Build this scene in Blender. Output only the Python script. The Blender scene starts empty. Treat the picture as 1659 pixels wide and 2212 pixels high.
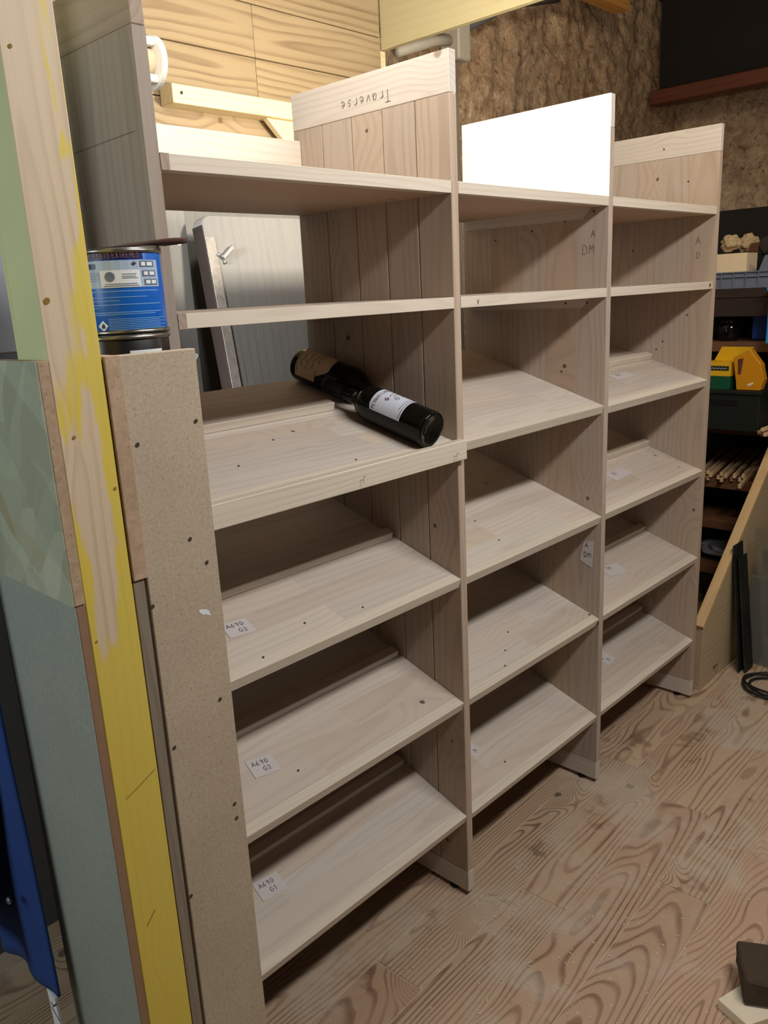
import bpy, bmesh, math, random
from mathutils import Vector, Matrix, noise

# ------------------------------------------------------------------ camera, world, lamps, exposure
scn = bpy.context.scene
COL = scn.collection
CAM_R = ((0.68691, -0.72516, -0.04790), (-0.22085, -0.14609, -0.96430), (0.69228, 0.67299, -0.26050))
cam = bpy.data.objects.new('camera', bpy.data.cameras.new('camera'))
COL.objects.link(cam)
cam.data.sensor_fit = 'VERTICAL'; cam.data.sensor_height = 36.0
cam.data.lens = 36.0 * 1755.65 / 2212.0
cam.data.clip_start = 0.02
_r = [Vector(v) for v in CAM_R]
_x = _r[0].normalized(); _z = -_r[2].normalized(); _y = _z.cross(_x).normalized(); _z = _x.cross(_y)
M = Matrix((( _x.x, _y.x, _z.x, -1.2939), (_x.y, _y.y, _z.y, -1.0199), (_x.z, _y.z, _z.z, 1.3813), (0, 0, 0, 1)))
cam.matrix_world = M
scn.camera = cam

w = bpy.data.worlds.new('world'); scn.world = w; w.use_nodes = True
w.node_tree.nodes['Background'].inputs[0].default_value = (1.0, 0.90, 0.80, 1)
w.node_tree.nodes['Background'].inputs[1].default_value = 0.055

def area(name, loc, target, sx, sy, power, color):
    l = bpy.data.lights.new(name, 'AREA'); l.shape = 'RECTANGLE'; l.size = sx; l.size_y = sy
    l.energy = power; l.color = color
    o = bpy.data.objects.new(name, l); COL.objects.link(o); o.location = loc
    o.rotation_euler = (Vector(target) - Vector(loc)).to_track_quat('-Z', 'Y').to_euler()
    return o
def point(name, loc, rad, power, color):
    l = bpy.data.lights.new(name, 'POINT'); l.shadow_soft_size = rad; l.energy = power; l.color = color
    o = bpy.data.objects.new(name, l); COL.objects.link(o); o.location = loc
    return o
area('tube_lamp', (-0.02, -1.19, 2.24), (0.1, 0.1, 0.8), 1.1, 0.12, 29, (1.0, 0.975, 0.955))
point('ceiling_lamp', (-0.42, 0.06, 2.12), 0.06, 17, (1.0, 0.975, 0.94))
point('stone_fill_light', (0.92, -0.12, 2.46), 0.06, 15, (1.0, 0.89, 0.72))  # unseen warm light added to brighten the stone wall and last upright
point('work_lamp', (0.20, 0.12, 1.73), 0.035, 38.0, (1.0, 0.90, 0.74))
area('daylight_left', (-2.6, 0.1, 1.7), (-0.8, 0.0, 1.1), 0.9, 1.0, 17, (0.86, 0.95, 0.97))
area('board_fill_light', (-1.02, 0.50, 1.40), (0.20, 0.74, 1.28), 0.10, 0.8, 1.5, (0.97, 0.98, 1.0)).data.spread = math.radians(25)  # unseen narrow light added to lift the old grey boards
point('storage_lamp', (1.45, -0.75, 1.75), 0.08, 6.5, (1.0, 0.76, 0.52))

scn.view_settings.view_transform = 'Standard'
scn.view_settings.look = 'None'
scn.view_settings.gamma = 1.0
scn.view_settings.use_curve_mapping = False
scn.view_settings.exposure = 0.0

# ------------------------------------------------------------------ helpers
rng = random.Random(7)
def rgb(r, g, b):
    f = lambda c: (c / 255 / 12.92) if c / 255 <= 0.04045 else ((c / 255 + 0.055) / 1.055) ** 2.4
    return (f(r), f(g), f(b), 1.0)

def link(o, parent=None, loc=None):
    COL.objects.link(o)
    if parent is not None: o.parent = parent
    if loc is not None: o.location = loc
    return o
WORLD = {}
def wloc(o):
    v = Vector(o.location)
    return v if o.parent is None else v + wloc(o.parent)
def tag(o, label=None, cat=None, group=None, kind=None):
    if label: o['label'] = label
    if cat: o['category'] = cat
    if group: o['group'] = group
    if kind: o['kind'] = kind
    return o
def thing(name, label, cat, loc=(0, 0, 0), group=None):
    o = bpy.data.objects.new(name, None); o.empty_display_size = 0.05
    link(o, None, loc); return tag(o, label, cat, group)
def mesh_obj(name, bm, mat, parent=None, center=None, smooth=False):
    """link bm (world coordinates) as one object whose origin sits at center"""
    c = Vector(center) if center is not None else Vector((0, 0, 0))
    if center is not None: bmesh.ops.translate(bm, verts=bm.verts, vec=-c)
    me = bpy.data.meshes.new(name); bm.to_mesh(me); bm.free()
    if smooth: me.polygons.foreach_set('use_smooth', [True] * len(me.polygons))
    for m in (mat if isinstance(mat, (list, tuple)) else [mat]): me.materials.append(m)
    o = bpy.data.objects.new(name, me)
    link(o, parent, c - (wloc(parent) if parent is not None else Vector((0, 0, 0))))
    return o
def bm_box(bm, x0, x1, y0, y1, z0, z1, bev=0.0):
    r = bmesh.ops.create_cube(bm, size=1.0)
    vs = r['verts']
    for v in vs:
        v.co = Vector(((x0 + x1) / 2 + v.co.x * (x1 - x0), (y0 + y1) / 2 + v.co.y * (y1 - y0), (z0 + z1) / 2 + v.co.z * (z1 - z0)))
    if bev > 0:
        es = list({e for v in vs for e in v.link_edges})
        bmesh.ops.bevel(bm, geom=es, offset=bev, segments=1, affect='EDGES', profile=0.5)
def box(name, x0, x1, y0, y1, z0, z1, mat, parent=None, bev=0.0012):
    bm = bmesh.new(); bm_box(bm, x0, x1, y0, y1, z0, z1, bev)
    return mesh_obj(name, bm, mat, parent, ((x0 + x1) / 2, (y0 + y1) / 2, (z0 + z1) / 2))
def prism(name, pts, axis, a0, a1, mat, parent=None, bev=0.0):
    """extrude polygon; axis 'y': pts are (x,z); 'x': (y,z); 'z': (x,y)"""
    bm = bmesh.new()
    def mk(p, a):
        return {'y': (p[0], a, p[1]), 'x': (a, p[0], p[1]), 'z': (p[0], p[1], a)}[axis]
    A = [bm.verts.new(mk(p, a0)) for p in pts]; B = [bm.verts.new(mk(p, a1)) for p in pts]
    n = len(pts)
    bm.faces.new(A); bm.faces.new(B[::-1])
    for i in range(n): bm.faces.new((A[i], B[i], B[(i + 1) % n], A[(i + 1) % n]))
    bmesh.ops.recalc_face_normals(bm, faces=bm.faces)
    if bev > 0: bmesh.ops.bevel(bm, geom=list(bm.edges), offset=bev, segments=1, affect='EDGES', profile=0.5)
    c = sum((Vector(v.co) for v in bm.verts), Vector()) / len(bm.verts)
    return mesh_obj(name, bm, mat, parent, c)
def bm_lathe(bm, prof, seg=32, mtx=None):
    rings = []
    for (r, z) in prof:
        ring = []
        if r < 1e-6: ring = [bm.verts.new((0, 0, z))]
        else:
            for k in range(seg):
                a = 2 * math.pi * k / seg
                ring.append(bm.verts.new((r * math.cos(a), r * math.sin(a), z)))
        rings.append(ring)
    for A, B in zip(rings, rings[1:]):
        for k in range(seg):
            j = (k + 1) % seg
            if len(A) == 1 and len(B) == 1: continue
            if len(A) == 1: bm.faces.new((A[0], B[k], B[j]))
            elif len(B) == 1: bm.faces.new((A[k], A[j], B[0]))
            else: bm.faces.new((A[k], A[j], B[j], B[k]))
    bmesh.ops.recalc_face_normals(bm, faces=bm.faces)
    if mtx is not None: bmesh.ops.transform(bm, matrix=mtx, verts=bm.verts)
def bm_tube(bm, pts, r, seg=8, closed=False):
    pts = [Vector(p) for p in pts]; n = len(pts); rings = []
    for i, p in enumerate(pts):
        d = (pts[(i + 1) % n] - pts[i - 1]) if (closed or 0 < i < n - 1) else (pts[min(i + 1, n - 1)] - pts[max(i - 1, 0)])
        d.normalize()
        u = d.cross(Vector((0, 0, 1)))
        if u.length < 1e-3: u = d.cross(Vector((1, 0, 0)))
        u.normalize(); v = d.cross(u)
        rings.append([bm.verts.new(p + r * (math.cos(2 * math.pi * k / seg) * u + math.sin(2 * math.pi * k / seg) * v)) for k in range(seg)])
    m = n if closed else n - 1
    for i in range(m):
        A, B = rings[i], rings[(i + 1) % n]
        for k in range(seg): bm.faces.new((A[k], A[(k + 1) % seg], B[(k + 1) % seg], B[k]))
    if not closed:
        bm.faces.new(rings[0][::-1]); bm.faces.new(rings[-1])
    bmesh.ops.recalc_face_normals(bm, faces=bm.faces)
def beam_between(name, p0, p1, wx, wy, mat, parent=None, bev=0.001):
    """a straight batten from p0 to p1, grain along its local x"""
    p0, p1 = Vector(p0), Vector(p1); d = p1 - p0; L = d.length
    bm = bmesh.new(); bm_box(bm, -L / 2, L / 2, -wx / 2, wx / 2, -wy / 2, wy / 2, bev)
    o = mesh_obj(name, bm, mat, parent)
    o.location = (p0 + p1) / 2 - (wloc(parent) if parent is not None else Vector((0, 0, 0)))
    o.rotation_euler = d.to_track_quat('X', 'Z').to_euler()
    return o

# ------------------------------------------------------------------ materials
class NT:
    def __init__(s, name):
        s.m = bpy.data.materials.new(name); s.m.use_nodes = True
        s.t = s.m.node_tree; s.b = s.t.nodes['Principled BSDF']
    def n(s, typ, **kw):
        nd = s.t.nodes.new(typ)
        for k, v in kw.items(): setattr(nd, k, v)
        return nd
    def set(s, sock, v):
        if isinstance(v, bpy.types.NodeSocket): s.t.links.new(v, sock)
        elif v is not None: sock.default_value = v
    def math(s, op, a, b=None, c=None, clamp=False):
        nd = s.n('ShaderNodeMath', operation=op, use_clamp=clamp)
        s.set(nd.inputs[0], a)
        if b is not None: s.set(nd.inputs[1], b)
        if c is not None: s.set(nd.inputs[2], c)
        return nd.outputs[0]
    def mix(s, f, a, b, mode='MIX'):
        nd = s.n('ShaderNodeMix', data_type='RGBA', blend_type=mode)
        s.set(nd.inputs[0], f); s.set(nd.inputs[6], a); s.set(nd.inputs[7], b)
        return nd.outputs[2]
    def noise(s, vec, scale, detail=2.0, rough=0.5, dist=0.0):
        nd = s.n('ShaderNodeTexNoise'); s.set(nd.inputs['Vector'], vec)
        nd.inputs['Scale'].default_value = scale; nd.inputs['Detail'].default_value = detail
        nd.inputs['Roughness'].default_value = rough; nd.inputs['Distortion'].default_value = dist
        return nd.outputs['Fac']
    def vor(s, vec, scale, dims='3D', out='Distance', feature='F1', rnd=1.0):
        nd = s.n('ShaderNodeTexVoronoi', voronoi_dimensions=dims, feature=feature); s.set(nd.inputs['Vector'], vec)
        nd.inputs['Scale'].default_value = scale; nd.inputs['Randomness'].default_value = rnd
        return nd.outputs[out]
    def rng(s, v, a, b, c, d, smooth=False):
        nd = s.n('ShaderNodeMapRange', interpolation_type='SMOOTHSTEP' if smooth else 'LINEAR')
        s.set(nd.inputs[0], v)
        for i, x in enumerate((a, b, c, d)): nd.inputs[1 + i].default_value = x
        return nd.outputs[0]
    def vec(s, x, y, z):
        nd = s.n('ShaderNodeCombineXYZ')
        for i, v in enumerate((x, y, z)): s.set(nd.inputs[i], v)
        return nd.outputs[0]
    def sep(s, v):
        nd = s.n('ShaderNodeSeparateXYZ'); s.set(nd.inputs[0], v); return nd.outputs
    def bump(s, h, dist, strength=1.0):
        nd = s.n('ShaderNodeBump'); nd.inputs['Strength'].default_value = strength; nd.inputs['Distance'].default_value = dist
        s.set(nd.inputs['Height'], h); s.set(s.b.inputs['Normal'], nd.outputs[0])
    def fin(s, col, rough=0.6, metal=0.0):
        s.set(s.b.inputs['Base Color'], col); s.set(s.b.inputs['Roughness'], rough); s.set(s.b.inputs['Metallic'], metal)
        return s.m

def wood(name, base, dark, order='xyz', ring=110, contrast=0.35, fiber=0.25, knot=0.0, kcell=2.2, knotcol=rgb(58, 38, 24), rough=0.62,
         bump=0.0006, wander=0.05, vary=0.12, dirt=None, paint=None, tint=None, slope=0.12, swirl=0.025, ramp=((0.45, 0.15), (0.82, 1.0), (0.92, 0.75))):
    """solid timber: growth rings round a wandering pith, fibres and knots. order = axes (grain, across, through)"""
    t = NT(name)
    tc = t.n('ShaderNodeTexCoord'); oi = t.n('ShaderNodeObjectInfo'); R = oi.outputs['Random']
    s = dict(zip('xyz', t.sep(tc.outputs['Object'])))
    R2 = t.math('FRACT', t.math('MULTIPLY', R, 17.31)); R3 = t.math('FRACT', t.math('MULTIPLY', R, 91.7))
    g = t.math('MULTIPLY_ADD', R, 53.0, s[order[0]]); a = s[order[1]]; b = s[order[2]]
    low = t.noise(t.vec(t.math('MULTIPLY', g, 1.6), t.math('MULTIPLY', a, 5.0), t.math('MULTIPLY_ADD', b, 5.0, t.math('MULTIPLY', R2, 9.0))), 1.0, 2.0)
    low = t.math('SUBTRACT', low, 0.5)
    a2 = t.math('ADD', t.math('MULTIPLY_ADD', R2, 0.10, -0.05), t.math('MULTIPLY_ADD', low, wander, a))
    sl = t.math('MULTIPLY_ADD', R3, slope, -slope / 2)
    b2 = t.math('ADD', t.math('MULTIPLY_ADD', sl, s[order[0]], b), t.math('MULTIPLY_ADD', R3, 0.05, 0.004))
    b2 = t.math('MULTIPLY_ADD', low, wander, b2)
    r = t.math('SQRT', t.math('ADD', t.math('MULTIPLY', a2, a2), t.math('MULTIPLY', b2, b2)))
    hmask = None
    if knot > 0:
        kn = t.vor(t.vec(g, t.math('MULTIPLY_ADD', R2, 5.0, a), 0.0), kcell, '2D')
        kd = t.math('DIVIDE', kn, kcell)
        bul = t.rng(kd, 0.0, 0.09, 1.0, 0.0, True)
        r = t.math('MULTIPLY_ADD', bul, swirl, r)
        hmask = t.rng(t.math('ADD', kd, t.math('MULTIPLY', t.math('SUBTRACT', t.noise(tc.outputs['Object'], 60, 2), 0.5), 0.012)), knot * 0.5, knot, 1.0, 0.0, True)
    fr = t.math('FRACT', t.math('MULTIPLY', r, ring))
    cr = t.n('ShaderNodeValToRGB'); t.set(cr.inputs[0], fr)
    e = cr.color_ramp.elements; e[0].position = 0.0; e[0].color = (0.1, 0.1, 0.1, 1); e[1].position = 1.0; e[1].color = (0.1, 0.1, 0.1, 1)
    for p, v in ramp:
        q = e.new(p); q.color = (v, v, v, 1)
    rv = t.math('MULTIPLY', cr.outputs[0], t.rng(t.noise(t.vec(t.math('MULTIPLY', g, 3.0), t.math('MULTIPLY', a, 12.0), b), 1.0, 2), 0.3, 0.7, 0.35, 1.0))
    fib = t.noise(t.vec(t.math('MULTIPLY', g, 9.0), t.math('MULTIPLY', a, 330.0), t.math('MULTIPLY', b, 330.0)), 1.0, 3.0)
    f = t.math('ADD', t.math('MULTIPLY', rv, contrast), t.math('MULTIPLY', t.math('SUBTRACT', fib, 0.5), fiber), clamp=True)
    col = t.mix(f, base, dark)
    if tint is not None:
        col = t.mix(t.math('MULTIPLY', R3, 0.8), col, t.mix(f, tint, dark))
    hs = t.n('ShaderNodeHueSaturation'); t.set(hs.inputs['Color'], col)
    t.set(hs.inputs['Value'], t.math('MULTIPLY_ADD', R2, vary, 1.0 - vary * 0.6))
    col = hs.outputs[0]
    if hmask is not None: col = t.mix(t.math('MULTIPLY', hmask, 0.85), col, knotcol)
    P = t.n('ShaderNodeNewGeometry').outputs['Position']
    if dirt: col = dirt(t, col, P)
    if paint: col = paint(t, col, P)
    t.bump(t.math('ADD', t.math('MULTIPLY', fib, 0.5), t.math('MULTIPLY', rv, -0.4)), bump, 0.6)
    return t.fin(col, rough)

def plain(name, col, rough=0.6, metal=0.0, nscale=40, amt=0.12, bumpd=0.0, trans=0.0, ior=1.45, spec=None):
    t = NT(name); P = t.n('ShaderNodeTexCoord').outputs['Object']
    f = t.noise(P, nscale, 4, 0.6)
    c = t.mix(t.math('MULTIPLY', f, amt * 2), col, tuple(x * 0.45 for x in col[:3]) + (1,))
    if bumpd: t.bump(f, bumpd)
    m = t.fin(c, rough, metal)
    if trans: t.b.inputs['Transmission Weight'].default_value = trans; t.b.inputs['IOR'].default_value = ior
    if spec is not None: t.b.inputs['Specular IOR Level'].default_value = spec
    return m

def speck(name, base, dark, light, scale=230, edge=False):
    t = NT(name); P = t.n('ShaderNodeTexCoord').outputs['Object']
    n = t.noise(P, scale, 3, 0.7); big = t.noise(P, 7, 3)
    col = t.mix(t.rng(n, 0.3, 0.7, 0.0, 1.0), dark, light)
    col = t.mix(0.72, col, base)
    col = t.mix(t.rng(big, 0.35, 0.7, 0.0, 0.22), col, dark)
    sp = t.rng(t.vor(P, 95.0), 0.10, 0.16, 0.5, 0.0)
    col = t.mix(sp, col, dark)
    t.bump(n, 0.0006, 0.5)
    return t.fin(col, 0.85)
S_BASE, S_DARK = rgb(200, 190, 178), rgb(158, 140, 123)
M = {}
M['stave'] = wood('pale_wood_stave', S_BASE, S_DARK, 'xyz', 70, 0.34, 0.30, 0.006, 2.6, tint=rgb(198, 180, 160), vary=0.13)
M['shelf_core'] = wood('pale_wood_core', rgb(186, 158, 132), rgb(134, 106, 82), 'xyz', 60, 0.4, 0.3, 0.005, 3, vary=0.06)
M['edge_x'] = wood('pale_wood_edge', rgb(208, 196, 178), S_DARK, 'xzy', 110, 0.28, 0.25, vary=0.08)
M['plank_z'] = wood('pale_wood_upright_plank', rgb(180, 163, 147), rgb(130, 110, 94), 'zyx', 70, 0.36, 0.32, 0.006, 2.4, tint=rgb(178, 154, 130), vary=0.12)
M['rail_y'] = wood('pale_wood_rail', rgb(204, 192, 178), rgb(164, 148, 132), 'yzx', 80, 0.40, 0.25, 0.012, 2.4, knotcol=rgb(140, 122, 104), vary=0.06)
M['rail_pale'] = wood('whitewood_rail', rgb(216, 204, 186), rgb(180, 160, 136), 'xzy', 70, 0.35, 0.2, 0.006, 3, vary=0.05)
M['grey_upright'] = wood('greyed_wood_upright', rgb(150, 136, 122), rgb(104, 90, 78), 'zyx', 60, 0.35, 0.5, vary=0.16)
M['grey_rail'] = wood('greyed_wood_rail', rgb(160, 140, 122), rgb(104, 84, 70), 'yzx', 90, 0.5, 0.4, vary=0.1)
M['pine_wall'] = wood('yellow_pine_board', rgb(164, 144, 110), rgb(106, 80, 54), 'xzy', 46, 0.72, 0.12, 0.011, 1.9, knotcol=rgb(110, 74, 44), vary=0.12, wander=0.06, slope=0.1)
M['pine_cream'] = wood('cream_pine', rgb(226, 208, 164), rgb(192, 164, 118), 'xzy', 60, 0.4, 0.15, vary=0.05)
M['cream_y'] = wood('cream_beam', rgb(176, 166, 128), rgb(158, 144, 104), 'yzx', 40, 0.35, 0.12, vary=0.03)
M['brown_wood'] = wood('brown_shelf_wood', rgb(112, 74, 46), rgb(66, 40, 24), 'yzx', 70, 0.5, 0.4, vary=0.25)
M['red_wood'] = wood('red_brown_beam', rgb(110, 56, 34), rgb(60, 30, 20), 'yzx', 60, 0.5, 0.4, vary=0.15)
M['dark_batten'] = wood('dark_red_batten', rgb(96, 52, 34), rgb(52, 26, 18), 'xyz', 70, 0.5, 0.4)
M['batten'] = wood('pale_batten', rgb(216, 182, 138), rgb(168, 128, 88), 'xyz', 120, 0.35, 0.4, vary=0.25)
M['orange_beam'] = wood('orange_beam', rgb(206, 150, 76), rgb(150, 96, 44), 'xzy', 60, 0.5, 0.3)
M['plank_panel'] = wood('grey_pine_panel', rgb(190, 168, 132), rgb(140, 116, 86), 'xzy', 50, 0.3, 0.5)
M['panel_edge'] = wood('pale_panel_edge', rgb(206, 172, 122), rgb(160, 124, 80), 'xyz', 90, 0.35, 0.3)
M['greyboard'] = wood('weathered_grey_board', rgb(118, 116, 112), rgb(84, 80, 76), 'zxy', 40, 0.22, 0.8, vary=0.06)
M['worn_edge'] = wood('worn_dark_edge', rgb(36, 23, 14), rgb(18, 11, 8), 'zyx', 90, 0.6, 0.6)
M['grey_strip'] = wood('grey_weathered_strip', rgb(132, 120, 104), rgb(86, 74, 62), 'zxy', 90, 0.4, 0.5)
M['worn_light'] = speck('worn_pale_edge', rgb(150, 144, 136), rgb(74, 58, 44), rgb(188, 182, 172), 60)
M['brown_edge'] = plain('brown_fibre_edge', rgb(150, 116, 88), 0.8, nscale=60, amt=0.25)

def floor_dirt(t, col, P):
    n1 = t.noise(P, 2.6, 4, 0.6); n2 = t.noise(P, 9.0, 5, 0.65, 0.4)
    dust = t.rng(t.math('ADD', t.math('MULTIPLY', n1, 0.6), t.math('MULTIPLY', n2, 0.4)), 0.48, 0.64, 0.0, 0.55, True)
    col = t.mix(dust, col, rgb(184, 173, 156))
    st = t.rng(t.noise(P, 6.5, 5, 0.6, 0.3), 0.60, 0.70, 0.0, 0.55, True)
    col = t.mix(st, col, rgb(86, 60, 40))
    sp = t.rng(t.vor(P, 34.0), 0.05, 0.10, 0.5, 0.0, True)
    return t.mix(sp, col, rgb(214, 200, 176))
M['floor_plank'] = wood('floor_pine', rgb(192, 168, 138), rgb(108, 74, 52), 'xyz', 105, 0.95, 0.22, 0.016, 1.9, knotcol=rgb(52, 34, 28), rough=0.72,
                        bump=0.0012, wander=0.13, vary=0.18, dirt=floor_dirt, tint=rgb(172, 138, 112), slope=0.20, swirl=0.06, ramp=((0.55, 0.06), (0.80, 1.0), (0.93, 0.85)))
def yellow_paint_and_cool_light(t, col, P):
    s = t.sep(P)
    q = t.vec(t.math('MULTIPLY', s[0], 26.0), t.math('MULTIPLY', s[1], 6.0), t.math('MULTIPLY', s[2], 4.6))
    n = t.noise(q, 1.0, 3.0, 0.55, 0.3)
    edge = t.math('MULTIPLY', t.math('ABSOLUTE', t.math('ADD', s[0], 0.851)), 6.5)
    right = t.math('MULTIPLY', t.math('ADD', s[0], 0.851), 3.0)
    low = t.rng(s[2], 1.0, 0.86, 0.0, 0.30, True)
    top = t.rng(s[2], 1.25, 1.6, 0.0, -0.20)
    v = t.math('ADD', t.math('ADD', n, edge), t.math('ADD', right, t.math('ADD', low, top)))
    f = t.rng(v, 0.565, 0.64, 0.0, 0.85, True)
    yc = t.mix(t.noise(P, 9.0, 3), rgb(206, 190, 72), rgb(216, 184, 24))
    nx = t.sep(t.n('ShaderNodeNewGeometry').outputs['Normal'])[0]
    col = t.mix(f, col, yc)
    return t.mix(t.rng(nx, -0.6, -0.9, 0.0, 0.85), col, t.mix(n, rgb(168, 182, 126), rgb(208, 214, 166)))  # cool side light on the left face is tinted in as pale green
M['post'] = wood('pine_post_yellow_paint_cool_light', rgb(206, 186, 156), rgb(164, 138, 106), 'zxy', 75, 0.45, 0.2, 0.004, 3.0, paint=yellow_paint_and_cool_light, vary=0.02)
M['green_stud'] = wood('pale_green_stud', rgb(196, 206, 150), rgb(158, 170, 110), 'zxy', 70, 0.45, 0.25, vary=0.04)

def osb():
    t = NT('grey_green_flake_board'); P = t.n('ShaderNodeTexCoord').outputs['Object']
    nz = t.n('ShaderNodeTexNoise'); t.set(nz.inputs['Vector'], P); nz.inputs['Scale'].default_value = 9.0
    v = t.n('ShaderNodeVectorMath', operation='MULTIPLY_ADD'); t.set(v.inputs[0], nz.outputs['Color']); v.inputs[1].default_value = (0.025, 0.025, 0.025); t.set(v.inputs[2], P)
    sp = t.sep(v.outputs[0])
    q1 = t.vec(sp[0], t.math('MULTIPLY_ADD', sp[2], 0.6, t.math('MULTIPLY', sp[1], 1.0)), t.math('MULTIPLY', sp[2], 0.45))
    q2 = t.vec(sp[0], t.math('MULTIPLY', sp[1], 0.4), t.math('MULTIPLY_ADD', sp[1], -0.7, sp[2]))
    c = t.vor(q1, 24.0, out='Color'); c2 = t.vor(q2, 19.0, out='Color'); d = t.vor(q1, 24.0, feature='DISTANCE_TO_EDGE')
    s = t.sep(c); s2 = t.sep(c2)
    col = t.mix(t.math('MULTIPLY_ADD', s[0], 0.5, t.math('MULTIPLY', s2[0], 0.5)), rgb(128, 134, 112), rgb(172, 178, 156))  # flakes tinted grey green throughout
    col = t.mix(t.rng(s2[1], 0.80, 0.86, 0.0, 0.6), col, rgb(150, 132, 96))
    col = t.mix(t.rng(s[2], 0.90, 0.93, 0.0, 0.5), col, rgb(206, 214, 204))
    fib = t.noise(P, 120, 3)
    col = t.mix(t.math('MULTIPLY', fib, 0.25), col, rgb(120, 124, 104))
    t.bump(d, 0.002, 0.4)
    return t.fin(col, 0.8)
M['osb'] = osb()
M['fibreboard'] = speck('particle_board', rgb(180, 164, 140), rgb(132, 110, 88), rgb(206, 192, 170))
M['osb_edge'] = speck('flake_board_edge', rgb(178, 150, 122), rgb(104, 78, 56), rgb(206, 184, 156), 90)
M['painted_mdf'] = speck('grey_green_painted_board', rgb(140, 146, 136), rgb(116, 122, 114), rgb(158, 164, 154), 120)

def plaster():
    t = NT('rubble_plaster'); P = t.n('ShaderNodeNewGeometry').outputs['Position']
    a = t.noise(P, 2.2, 6, 0.65, 0.4); b = t.noise(P, 14, 6, 0.7, 0.5); c = t.vor(P, 9.0)
    col = t.mix(t.rng(b, 0.35, 0.65, 0, 1), rgb(168, 132, 100), rgb(222, 194, 160))
    col = t.mix(t.rng(a, 0.45, 0.62, 0, 0.55, True), col, rgb(170, 148, 124))
    col = t.mix(t.rng(b, 0.62, 0.72, 0, 0.8, True), col, rgb(84, 58, 42))
    col = t.mix(t.rng(c, 0.0, 0.25, 0.25, 0.0), col, rgb(206, 184, 154))
    e = t.noise(P, 38, 5, 0.7, 0.6)
    col = t.mix(t.rng(e, 0.56, 0.66, 0, 0.7, True), col, rgb(236, 214, 184))
    col = t.mix(t.rng(e, 0.44, 0.34, 0, 0.75, True), col, rgb(84, 56, 40))
    t.bump(t.math('ADD', b, t.math('MULTIPLY', c, 0.4)), 0.03, 0.9)
    return t.fin(col, 0.95)
M['stone'] = plaster()
M['black'] = plain('black_plastic', rgb(20, 20, 20), 0.45)
M['void_dark'] = plain('near_black_board', rgb(34, 28, 24), 0.95, nscale=6, amt=0.4)  # near black; also darkens the sheets standing in for unlit spaces
M['pencil'] = plain('pencil_grey', rgb(112, 100, 90), 0.8, amt=0.2)
M['ink'] = plain('blue_black_ink', rgb(74, 70, 92), 0.7, amt=0.1)
M['paper'] = plain('white_paper', rgb(202, 194, 190), 0.8, nscale=8, amt=0.06)
M['hole'] = plain('dark_hole', rgb(66, 50, 38), 0.9)
M['dent'] = plain('brown_dent', rgb(140, 108, 44), 0.9)
M['dark_rail'] = wood('dark_stained_rail', rgb(48, 32, 24), rgb(28, 18, 14), 'yzx', 60, 0.4, 0.3)
M['dust'] = plain('pale_dust', rgb(200, 182, 156), 0.95)
M['glass_bottle'] = plain('dark_bottle_glass', (0.004, 0.004, 0.003, 1), 0.06, amt=0.02, spec=0.28)
M['capsule'] = plain('dark_capsule', rgb(22, 12, 12), 0.4, amt=0.1)
M['label_white'] = plain('white_label', rgb(206, 210, 222), 0.6, nscale=30, amt=0.04)
M['label_aged'] = plain('aged_label', rgb(226, 204, 166), 0.7, nscale=26, amt=0.18)
M['print_dark'] = plain('label_print', rgb(44, 42, 50), 0.6)
M['print_brown'] = plain('label_brown_print', rgb(96, 76, 56), 0.6)
M['blue_tin'] = plain('blue_printed_tin', rgb(18, 96, 190), 0.32, nscale=10, amt=0.10, spec=0.5)
M['navy_tin'] = plain('navy_printed_tin', rgb(24, 34, 92), 0.35, amt=0.08)
M['tin'] = plain('bare_tin', rgb(150, 146, 138), 0.3, 0.9, nscale=30, amt=0.25)
M['tin_black'] = plain('black_printed_tin', rgb(24, 22, 24), 0.35)
M['tin_panel'] = plain('pale_blue_print', rgb(166, 184, 206), 0.4, amt=0.06)
M['tin_grey'] = plain('grey_print', rgb(104, 116, 132), 0.4)
M['tin_text'] = plain('light_blue_text', rgb(96, 150, 214), 0.4)
M['tin_orange'] = plain('brown_orange_print', rgb(150, 96, 70), 0.4)
M['tin_red'] = plain('red_print', rgb(170, 60, 60), 0.4)
M['white_print'] = plain('white_print', rgb(224, 228, 232), 0.4, amt=0.03)
M['leather'] = plain('curled_brown_felt', rgb(76, 50, 40), 0.95, nscale=120, amt=0.2)
M['cloth_blue'] = plain('blue_work_cloth', rgb(28, 62, 128), 0.95, nscale=60, amt=0.25, bumpd=0.001)
M['cloth_black'] = plain('black_cloth', rgb(18, 20, 26), 0.95, nscale=60, amt=0.2, bumpd=0.001)
M['snap'] = plain('dull_metal_snap', rgb(120, 128, 136), 0.4, 0.7)
M['metal'] = plain('galvanised_metal', rgb(170, 170, 168), 0.35, 0.85)
M['white_plastic'] = plain('white_plastic', rgb(232, 228, 216), 0.35, amt=0.03)
M['pvc'] = plain('grey_pvc', rgb(190, 184, 172), 0.5, amt=0.08)
M['grey_plastic'] = plain('grey_crate_plastic', rgb(112, 120, 136), 0.4, amt=0.08)
M['blue_plastic'] = plain('blue_crate_plastic', rgb(30, 82, 190), 0.4, amt=0.08)
M['sky_plastic'] = plain('bright_blue_plastic', rgb(52, 148, 220), 0.35, amt=0.06)
M['carton'] = plain('cream_carton', rgb(240, 218, 180), 0.8, amt=0.08)
M['rag'] = plain('cream_rag', rgb(206, 180, 140), 0.95, nscale=30, amt=0.35, bumpd=0.01)
M['rag_dark'] = plain('dark_rag', rgb(54, 46, 40), 0.95, nscale=30, amt=0.3, bumpd=0.01)
M['yellow'] = plain('yellow_card', rgb(232, 182, 24), 0.5, amt=0.08)
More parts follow.
